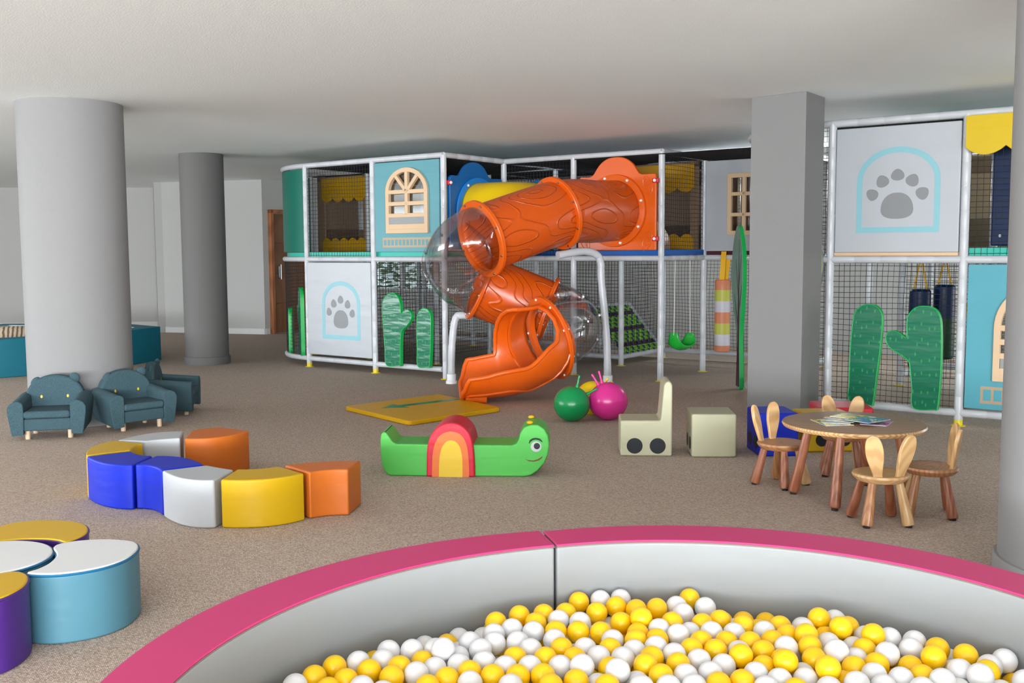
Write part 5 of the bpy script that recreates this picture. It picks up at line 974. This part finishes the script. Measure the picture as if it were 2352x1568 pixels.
STUFF = 'W112,2781,157 W293,2968,157 W-352,2845,157 W74,3225,157 W1200,2913,157 W514,3098,157 Y-321,2909,156 W586,2966,156 W-135,2849,156 Y763,2782,156 Y405,3028,156 W1234,2852,156 Y1057,2780,156 Y148,3221,156 Y1274,2910,156 Y660,2846,156 W-251,2907,156 W551,3026,155 Y548,2906,155 W1164,2853,155 Y79,2843,155 W584,3347,155 Y329,2788,155 W41,2907,155 W4,3221,155 Y-391,2914,155 W369,2968,155 Y728,2969,155 W9,2844,155 W618,3286,154 W733,2847,154 Y474,3289,154 Y689,2780,154 Y1024,2841,154 Y9,3100,154 Y328,3163,154 Y182,2786,154 W-139,2966,154 Y696,2907,154 W6,2968,154 Y-99,2909,154 Y693,3029,154 W328,3290,153 Y1023,3098,153 W987,2781,153 W658,2968,153 W1303,2845,153 W728,3097,153 Y369,3352,153 Y1059,2906,153 W-64,2970,153 W548,3287,152 W835,3034,152 Y876,2845,152 W1049,3032,152 W1340,2782,151 W398,3166,150 Y937,3104,150 Y487,3164,149 Y803,2840,149 Y947,2967,148 W-283,2843,147 W835,2902,146 Y980,3029,143 W879,2979,142 W904,2912,142 Y1131,2913,142 W-182,2908,142 W796,2977,141 Y444,3084,141 Y1016,2965,132 Y-211,3011,109 Y763,3194,108 W798,3257,108 Y254,3320,107 W548,3199,107 Y-246,3072,107 Y-99,3071,107 W658,3134,107 W223,3257,107 Y-175,3071,107 Y769,3322,107 Y728,3257,107 Y878,3258,107 Y-135,3131,107 W184,3320,106 Y259,3193,106 Y332,3070,106 Y-356,3008,106 Y688,3320,106 W-211,3133,106 W840,3197,106 Y-316,3069,106 Y1125,3077,106 Y-281,3008,106 W1195,3070,106 Y910,3195,105 Y81,3006,105 Y948,3259,105 Y187,3069,105 W224,3132,105 W-62,3130,105 W1154,3013,105 Y1378,2883,104 W693,3197,104 Y115,2945,104 Y368,3259,104 W-101,3192,104 Y658,3257,104 W797,3133,104 W1235,3013,104 W982,3198,103 Y438,3258,103 W1088,3136,103 Y117,3071,102 Y192,2945,102 Y47,3071,102 Y552,3072,102 Y222,3008,102 W82,3133,102 Y152,3004,102 Y262,3070,102 Y1052,3199,102 Y294,3132,101 W622,3197,101 W509,3259,101 Y-137,3012,101 W585,3138,101 Y154,3133,101 Y189,3197,101 Y-25,3071,101 W406,2944,100 Y872,3135,100 Y300,3008,100 W116,3194,100 Y622,3073,100 W-32,3197,100 Y333,2944,99 Y514,3005,99 Y586,3257,99 Y-28,2941,99 W12,3262,99 Y-317,2949,99 W476,2946,99 W365,3132,99 Y-245,2948,99 W692,3073,98 Y262,2944,98 W11,3011,98 Y1193,2951,98 W442,3008,98 W46,3198,98 W588,3010,98 W406,3325,98 W764,3072,98 W618,2946,97 Y84,3260,97 W42,2947,97 W1264,2949,97 W-102,2951,97 W370,3009,97 Y154,3258,97 W658,3009,96 Y728,3008,96 W-63,3012,96 Y548,2944,96 W549,3328,96 Y297,3259,96 Y692,2946,96 Y619,3324,96 W1056,3074,96 W1084,3009,96 Y441,3137,95 W905,3072,95 W835,3075,95 Y1018,3138,95 Y479,3327,95 W11,3138,95 W330,3328,95 W727,3136,95 W-390,2948,94 Y515,3131,94 W982,3078,93 W836,2947,92 W329,3196,92 Y474,3199,90 W947,3138,89 Y-174,2954,89 Y762,2946,89 Y401,3200,88 Y400,3072,88 Y941,3013,87 W484,3067,85 W1125,2953,85 Y906,2952,84 W1015,3015,84 W800,3014,82 Y870,3013,82 W975,2941,81 W1056,2941,80 Y-716,2218,168 Y-677,2275,159 W-715,2353,163 Y-675,2411,168 Y-711,2473,165 Y-677,2534,169 W-639,2216,164 Y-601,2282,163 W-644,2344,162 Y-605,2413,168 W-641,2472,166 W-604,2533,167 Y-641,2593,157 Y-606,2655,158 W-569,2219,167 W-530,2281,168 Y-562,2343,164 W-528,2405,163 W-564,2469,157 W-533,2534,163 Y-571,2594,155 W-536,2658,161 Y-575,2717,158 W-499,2213,165 Y-458,2283,168 Y-492,2345,169 Y-458,2409,162 W-494,2469,160 W-459,2531,166 W-487,2592,148 W-458,2660,166 Y-502,2726,164 Y-421,2223,167 W-388,2286,165 Y-422,2347,165 W-388,2409,168 W-424,2470,165 W-389,2536,163 W-421,2598,169 W-386,2657,158 W-424,2721,164 W-385,2783,156 W-352,2214,161 W-318,2285,163 W-352,2347,164 Y-316,2407,161 W-352,2469,160 W-319,2530,164 W-349,2595,163 Y-316,2659,167 W-352,2719,155 Y-315,2781,156 Y-275,2214,159 W-245,2284,166 W-281,2344,162 Y-246,2405,160 W-282,2471,163 Y-242,2535,167 W-276,2600,171 W-245,2660,154 Y-282,2720,161 Y-245,2784,152 Y-206,2220,168 Y-175,2283,160 Y-210,2345,165 W-172,2406,164 W-207,2472,169 Y-170,2531,162 Y-203,2590,143 Y-175,2665,171 Y-212,2723,157 W-135,2217,161 W-93,2279,163 W-140,2344,164 W-98,2404,160 W-133,2472,167 Y-100,2537,166 Y-138,2599,171 Y-103,2659,161 W-137,2724,161 Y-60,2218,164 Y-22,2284,168 Y-60,2343,162 Y-27,2407,167 Y-60,2468,161 W-30,2531,168 Y-68,2599,171 W-32,2657,157 W-66,2718,155 Y-29,2778,155 Y11,2222,168 W47,2287,164 Y10,2346,162 W43,2407,169 Y10,2470,162 Y45,2535,166 Y1,2590,148 Y45,2659,170 W6,2716,155 W41,2782,154 Y81,2217,161 Y117,2283,165 W81,2348,169 Y118,2406,159 Y80,2465,156 W115,2528,162 Y77,2597,165 W115,2655,155 W81,2718,156 Y151,2213,161 W188,2280,165 Y158,2344,161 Y188,2407,163 W152,2469,168 W185,2534,165 Y148,2593,161 W185,2661,157 W151,2723,158 Y221,2219,168 W258,2283,164 W229,2346,160 Y264,2409,168 Y226,2467,159 Y260,2531,164 Y225,2591,155 Y260,2654,151 W225,2713,130 W258,2781,153 W298,2217,165 Y328,2281,166 W298,2348,171 Y333,2407,159 Y296,2471,164 Y332,2531,163 Y296,2595,167 W330,2656,154 W294,2717,153 W368,2219,163 Y407,2281,163 Y370,2348,169 W405,2409,164 W366,2468,164 Y404,2527,162 Y366,2593,166 W405,2650,154 W375,2712,144 Y441,2215,162 W477,2285,164 Y439,2344,160 W476,2407,160 W442,2468,160 Y480,2533,163 Y443,2592,166 Y475,2657,154 Y444,2720,160 W510,2223,167 Y547,2284,161 W514,2346,161 Y551,2409,167 W512,2469,161 W550,2533,167 Y513,2596,167 W545,2657,156 Y515,2722,162 W580,2223,171 W619,2285,166 Y584,2346,163 W621,2405,164 Y584,2471,166 W620,2531,162 Y583,2600,169 W622,2657,162 Y585,2720,167 W649,2213,161 W694,2281,165 Y657,2344,162 Y691,2407,164 Y657,2468,160 W693,2537,163 Y658,2597,168 Y694,2660,154 W655,2719,158 Y735,2217,167 W764,2284,168 Y727,2343,164 W761,2404,161 W731,2467,162 W766,2530,162 Y728,2599,168 Y764,2660,157 Y727,2721,155 W805,2220,165 W838,2287,167 Y798,2345,164 W837,2408,166 Y801,2468,163 Y836,2528,168 Y798,2597,169 Y834,2657,149 W797,2722,144 W849,2782,137 Y875,2214,164 Y908,2285,167 W873,2348,169 W908,2409,162 Y872,2469,160 W910,2530,164 Y862,2588,142 W907,2655,155 Y871,2716,149 W945,2219,162 W978,2283,168 Y945,2350,171 Y984,2409,164 W946,2470,167 W980,2531,161 Y946,2592,159 W978,2654,155 Y953,2719,144 W1014,2223,168 W1052,2284,169 Y1014,2342,159 Y1054,2406,162 W1016,2471,168 Y1053,2531,164 Y1018,2596,163 W1053,2657,164 Y1022,2719,156 W1084,2219,161 W1124,2283,164 W1087,2345,166 W1126,2407,166 Y1086,2469,162 Y1125,2527,162 W1088,2593,164 Y1123,2654,159 Y1092,2717,160 Y1127,2776,151 Y1153,2210,158 W1195,2284,159 Y1158,2344,164 Y1200,2409,168 Y1161,2467,162 W1197,2531,160 W1158,2589,165 Y1192,2646,143 W1164,2717,158 W1232,2217,163 Y1266,2278,160 W1236,2345,163 Y1270,2409,168 W1233,2471,168 Y1267,2532,163 W1236,2594,164 W1268,2656,156 W1237,2717,140 W1272,2778,138 W1302,2215,163 W1338,2286,166 W1306,2348,165 W1343,2408,166 Y1303,2472,167 W1337,2534,167 W1308,2598,167 W1354,2655,137 W1307,2719,150 W1372,2220,166 W1413,2285,168 W1377,2345,166 Y1413,2407,167 W1377,2469,165 W1411,2530,162 W1380,2598,169 W1421,2659,158 Y1374,2724,168 W1448,2221,163 Y1490,2278,164 Y1452,2348,167 Y1487,2409,166 Y1449,2468,165 W1482,2530,162 W1456,2600,166 Y1448,2723,166 Y1523,2216,168 W1564,2284,165 W1522,2340,159 Y1527,2470,167 Y1593,2215,161 W-718,2253,107 W-670,2316,103 Y-716,2387,102 Y-674,2443,105 Y-676,2569,101 Y-634,2255,105 Y-600,2317,102 Y-639,2382,103 Y-604,2445,105 W-645,2507,105 W-604,2566,100 W-648,2639,104 Y-604,2694,99 Y-564,2253,105 Y-530,2316,106 W-569,2383,106 Y-531,2441,103 W-568,2506,98 Y-534,2569,101 Y-570,2633,98 Y-531,2698,104 W-565,2759,102 W-537,2823,104 Y-495,2256,110 Y-455,2318,107 Y-495,2379,107 Y-461,2445,102 Y-498,2509,103 W-456,2566,91 Y-498,2633,92 Y-460,2691,104 Y-493,2758,103 Y-462,2820,107 Y-502,2884,106 Y-425,2255,105 W-385,2317,103 Y-425,2384,105 W-390,2445,105 Y-422,2506,105 Y-387,2570,102 W-423,2630,105 Y-387,2695,99 W-421,2756,102 W-392,2825,100 Y-433,2891,101 Y-355,2252,102 W-315,2323,104 Y-355,2384,105 W-317,2445,102 Y-352,2508,101 W-317,2568,105 Y-351,2631,103 Y-312,2692,104 Y-351,2760,98 Y-321,2823,92 W-354,2885,99 Y-285,2256,104 Y-245,2321,106 Y-279,2383,103 W-245,2447,104 Y-282,2506,103 W-248,2567,95 W-281,2628,103 W-240,2700,96 W-281,2757,98 W-246,2822,92 W-284,2888,94 Y-209,2251,105 W-171,2322,102 Y-207,2382,105 Y-170,2445,106 W-208,2507,106 W-169,2565,87 Y-212,2636,92 Y-170,2692,105 Y-207,2762,97 W-175,2824,104 W-215,2884,84 W-134,2250,99 W-98,2318,105 Y-137,2383,106 Y-101,2443,101 W-134,2507,106 Y-100,2570,104 Y-138,2629,105 Y-101,2694,99 Y-137,2757,99 W-103,2823,100 Y-136,2884,95 Y-60,2257,105 Y-26,2319,105 Y-66,2380,103 Y-30,2441,105 Y-65,2503,101 Y-32,2564,92 W-68,2632,103 W-26,2693,97 W-67,2759,99 Y-26,2820,99 Y-66,2883,97 W12,2256,107 W44,2322,103 W7,2381,101 Y40,2443,103 Y5,2504,101 Y43,2569,96 Y10,2633,93 Y44,2694,100 W5,2757,98 W45,2822,97 Y11,2883,96 Y82,2263,108 Y119,2322,107 W81,2382,105 Y116,2448,98 Y76,2508,101 Y112,2568,104 W79,2631,100 Y114,2696,98 Y77,2758,99 Y116,2822,100 Y81,2884,99 Y154,2257,107 W190,2317,104 W154,2384,103 W186,2447,105 Y152,2509,106 W187,2569,101 W152,2630,101 W181,2690,80 Y152,2758,97 Y186,2825,94 Y153,2887,101 W224,2252,105 Y260,2319,104 W224,2388,105 Y264,2446,104 Y224,2511,104 W263,2569,100 Y223,2631,96 Y264,2688,78 Y223,2766,85 Y262,2823,98 W225,2882,103 Y294,2250,103 Y330,2319,106 Y295,2380,105 W335,2445,100 W297,2508,105 Y334,2571,105 W297,2630,97 W332,2695,91 W293,2758,97 Y333,2824,94 W297,2884,97 W365,2258,106 W400,2321,106 W372,2385,105 W409,2445,103 W369,2506,104 W404,2568,104 W367,2633,97 W410,2696,85 Y369,2764,96 Y404,2824,106 W368,2884,104 Y443,2257,106 Y478,2319,103 W443,2384,103 Y478,2448,103 Y440,2508,103 W474,2569,103 W441,2630,97 Y479,2698,97 W442,2760,103 W478,2821,99 Y441,2883,103 W513,2257,106 W547,2324,104 W513,2386,104 Y549,2446,106 W515,2510,104 Y551,2569,107 W512,2631,100 Y549,2697,99 Y513,2759,102 W548,2823,103 Y511,2884,99 Y583,2253,105 Y619,2321,105 W583,2384,104 Y621,2443,105 W585,2506,106 Y621,2568,103 W584,2631,104 W619,2695,103 Y583,2758,104 Y619,2822,103 W584,2884,99 W653,2259,108 Y690,2319,106 Y656,2382,103 W695,2446,105 W661,2509,103 Y691,2571,102 Y654,2632,104 W689,2700,97 W652,2760,98 Y694,2821,98 W654,2886,98 W723,2253,107 W760,2312,104 W726,2379,104 Y765,2445,104 Y731,2506,103 Y761,2569,104 Y727,2632,99 Y760,2693,92 Y730,2759,96 W764,2820,94 Y725,2884,94 W804,2255,105 Y837,2320,105 Y799,2380,103 W835,2441,103 W801,2505,104 W829,2566,84 W797,2629,97 W836,2698,91 W803,2763,88 Y834,2826,85 W795,2884,91 Y874,2248,102 W907,2320,106 W871,2381,106 W905,2445,102 W872,2511,104 Y912,2568,98 W870,2636,92 Y909,2694,95 W878,2754,79 Y910,2818,97 W871,2885,87 W943,2257,104 W979,2318,103 W945,2379,104 W982,2444,103 W943,2506,106 W982,2569,102 W942,2632,99 Y985,2691,88 Y948,2760,87 W981,2821,95 W943,2880,93 W1013,2256,106 W1054,2321,105 Y1019,2384,102 Y1053,2446,104 Y1020,2508,106 Y1052,2570,105 W1017,2630,102 W1054,2693,100 W1017,2756,95 W1052,2818,95 W1013,2883,98 Y1084,2258,103 W1127,2321,105 W1089,2382,106 Y1125,2445,106 Y1090,2506,103 W1122,2568,105 Y1087,2631,104 Y1124,2696,101 Y1087,2755,97 W1123,2819,95 Y1089,2881,95 Y1156,2257,107 Y1197,2324,101 W1160,2384,106 Y1196,2444,106 W1160,2508,104 W1196,2570,102 W1154,2628,87 W1194,2693,91 W1165,2757,95 W1198,2819,103 Y1168,2881,89 Y1226,2254,103 Y1270,2319,104 W1233,2384,105 W1267,2445,107 Y1230,2505,104 Y1266,2567,102 W1233,2628,89 W1277,2691,89 Y1233,2758,83 Y1270,2823,85 W1238,2885,94 W1303,2256,105 W1340,2318,103 Y1306,2380,103 W1337,2443,106 Y1303,2505,105 Y1339,2567,105 W1303,2627,98 Y1348,2699,83 Y1311,2758,84 Y1339,2825,95 Y1308,2890,98 Y1373,2251,103 Y1410,2317,106 W1376,2378,105 Y1407,2441,105 W1376,2503,104 W1411,2564,101 Y1381,2624,81 Y1416,2697,99 Y1382,2759,100 Y1415,2820,104 W1443,2255,102 W1481,2318,106 Y1446,2378,104 Y1479,2442,105 W1449,2506,105 Y1486,2573,107 W1451,2633,100 W1517,2249,105 W1525,2384,105 W1520,2506,108 Y1593,2255,104 W-728,2249,240 Y-697,2308,218 W-732,2378,228 W-694,2440,229 W-656,2252,223 Y-619,2313,222 Y-662,2368,225 W-626,2426,240 Y-660,2503,240 Y-626,2567,228 Y-652,2637,210 Y-582,2251,229 Y-546,2314,228 W-581,2375,223 W-545,2437,223 W-596,2485,218 W-562,2542,240 W-509,2250,236 W-473,2313,240 Y-509,2376,240 Y-474,2441,222 Y-506,2504,220 Y-466,2561,233 Y-524,2591,207 Y-437,2251,229 W-400,2313,232 W-437,2378,226 Y-399,2438,234 W-434,2499,228 W-397,2567,227 W-362,2251,220 Y-327,2313,238 W-364,2378,225 Y-329,2441,220 Y-363,2504,219 W-327,2566,224 W-292,2249,217 W-254,2313,240 W-292,2380,221 Y-255,2440,220 Y-292,2501,225 Y-257,2561,234 Y-217,2251,230 W-181,2316,222 Y-218,2376,228 Y-185,2438,226 Y-220,2500,234 W-172,2550,232 Y-208,2606,211 W-146,2255,219 W-110,2316,220 W-145,2377,226 W-101,2432,224 W-139,2489,240 W-105,2570,231 Y-71,2251,225 Y-33,2310,233 Y-67,2371,226 Y-33,2439,239 W-73,2501,222 Y-36,2558,240 W2,2250,232 Y37,2315,227 W2,2376,224 W36,2437,233 W2,2502,224 Y52,2552,240 Y11,2604,216 Y75,2252,222 W111,2313,240 W74,2375,240 Y115,2430,225 Y80,2490,221 Y116,2570,219 W149,2252,219 W187,2310,229 W153,2371,225 W187,2438,226 Y147,2494,240 Y181,2555,239 W222,2249,231 W257,2315,226 W222,2377,223 W257,2439,239 Y223,2503,219 W257,2567,225 W192,2618,211 Y293,2253,224 W330,2314,228 Y294,2376,236 W330,2443,219 W294,2504,226 W330,2568,223 Y367,2253,225 Y403,2315,224 W367,2376,240 W403,2442,227 W367,2503,227 Y404,2568,219 W441,2254,220 W475,2316,227 W441,2381,220 W477,2442,220 Y442,2508,218 Y476,2569,223 Y513,2250,240 W550,2318,222 Y513,2381,222 Y549,2440,230 W513,2505,221 W549,2565,234 Y586,2250,238 W622,2314,230 W586,2380,224 W622,2442,224 Y586,2503,228 Y621,2570,221 Y658,2252,218 Y695,2313,228 Y659,2380,222 W695,2440,225 Y660,2506,218 W696,2568,226 Y732,2251,228 W768,2314,231 W732,2379,224 W768,2442,219 Y730,2506,220 W767,2566,223 Y805,2252,228 Y841,2314,232 Y806,2379,224 W840,2440,228 Y803,2502,225 W836,2564,229 Y877,2254,222 Y914,2313,240 W878,2376,238 Y912,2439,224 W873,2501,222 Y923,2548,240 W892,2599,204 Y950,2252,224 W987,2313,233 Y950,2374,236 W994,2428,230 Y960,2489,233 W987,2568,220 Y1024,2251,232 Y1062,2309,240 W1031,2369,221 W1063,2442,222 W1029,2503,233 Y1059,2565,225 W1098,2252,221 W1133,2313,229 W1100,2377,228 Y1133,2440,227 W1098,2504,222 Y1132,2565,226 W1170,2249,214 Y1207,2316,220 Y1171,2378,224 Y1206,2439,232 W1170,2506,220 Y1205,2567,221 W1244,2253,222 W1277,2315,219 W1243,2378,224 W1279,2439,235 W1243,2502,230 W1279,2567,222 Y1316,2251,222 Y1352,2314,229 W1316,2376,235 Y1352,2441,227 Y1317,2504,228 W1353,2566,228 W1390,2252,226 Y1425,2313,236 Y1390,2378,227 W1425,2440,228 W1390,2505,224 W1425,2568,220 Y1464,2253,224 W1497,2314,223 W1462,2377,230 Y1498,2440,228 W1462,2503,224 Y1501,2570,216 Y1535,2250,228 W1538,2383,212 W1612,2256,215'
mb_ = MB(); mb_.sphere((0, 0, 0), .035, 28); by = mb_.build('pit_ball', ball_y); mb_ = MB(); mb_.sphere((0, 0, 0), .035, 28); bw = mb_.build('pit_ball', ball_w)
used = {'Y': False, 'W': False}
for i, t in enumerate(BALLS.split()):
    c_, (x, y, z) = t[0], [int(q_)/1000 for q_ in t[1:].split(',')]; src = by if c_ == 'Y' else bw
    if used[c_]: o = src.copy(); COL.objects.link(o)
    else: o = src; used[c_] = True
    o.location = (x, y, z); o.rotation_euler = (i*.7, i*.3, 0)
    g_ = 'yellow balls in the ball pit' if c_ == 'Y' else 'white balls in the ball pit'
    tag(o, 'yellow plastic ball lying among others in the ball pit' if c_ == 'Y' else 'white plastic ball lying among others in the ball pit', 'ball', g_)
for c_, mt_ in (('Y', ball_y), ('W', ball_w)):
    m = MB()
    for t in STUFF.split():
        if t[0] == c_: x, y, z = [int(q_)/1000 for q_ in t[1:].split(',')]; m.sphere((x, y, z), .035, 12)
    tag(m.build('buried_balls', mt_, merge=False), 'deeper %s balls filling the ball pit below the top layer' % ('yellow' if c_ == 'Y' else 'white'), 'balls', kind='stuff')
MB().lathe([(0, .004), (1.20, .004)], 48, (.44, 2.18, 0)).build('pit_base', white_v, pit) if False else None

DEFLAB = {'wall_left': 'white wall with long daylight window on the left side', 'wall_rear': 'white wall with wide window opposite the play frame', 'wall_right': 'plain white wall on the right side', 'wall_step': 'short grey wall return beside the light back wall',
          'wall_door': 'grey wall holding the brown wooden door', 'window_1': 'white frame of the garden window behind the netting', 'window_2': 'long white framed window in the left wall', 'window_4': 'wide white framed window opposite the play frame', 'floor_outside': 'pale paving outside the garden window',
          'baseboard_back': 'white baseboard under the light back wall'}
for o in list(COL.objects):
    if o.parent is None and o.get('kind') == 'structure' and not o.get('label'): o['label'] = DEFLAB.get(o.name, o.name.replace('_', ' ')+' of the playroom')
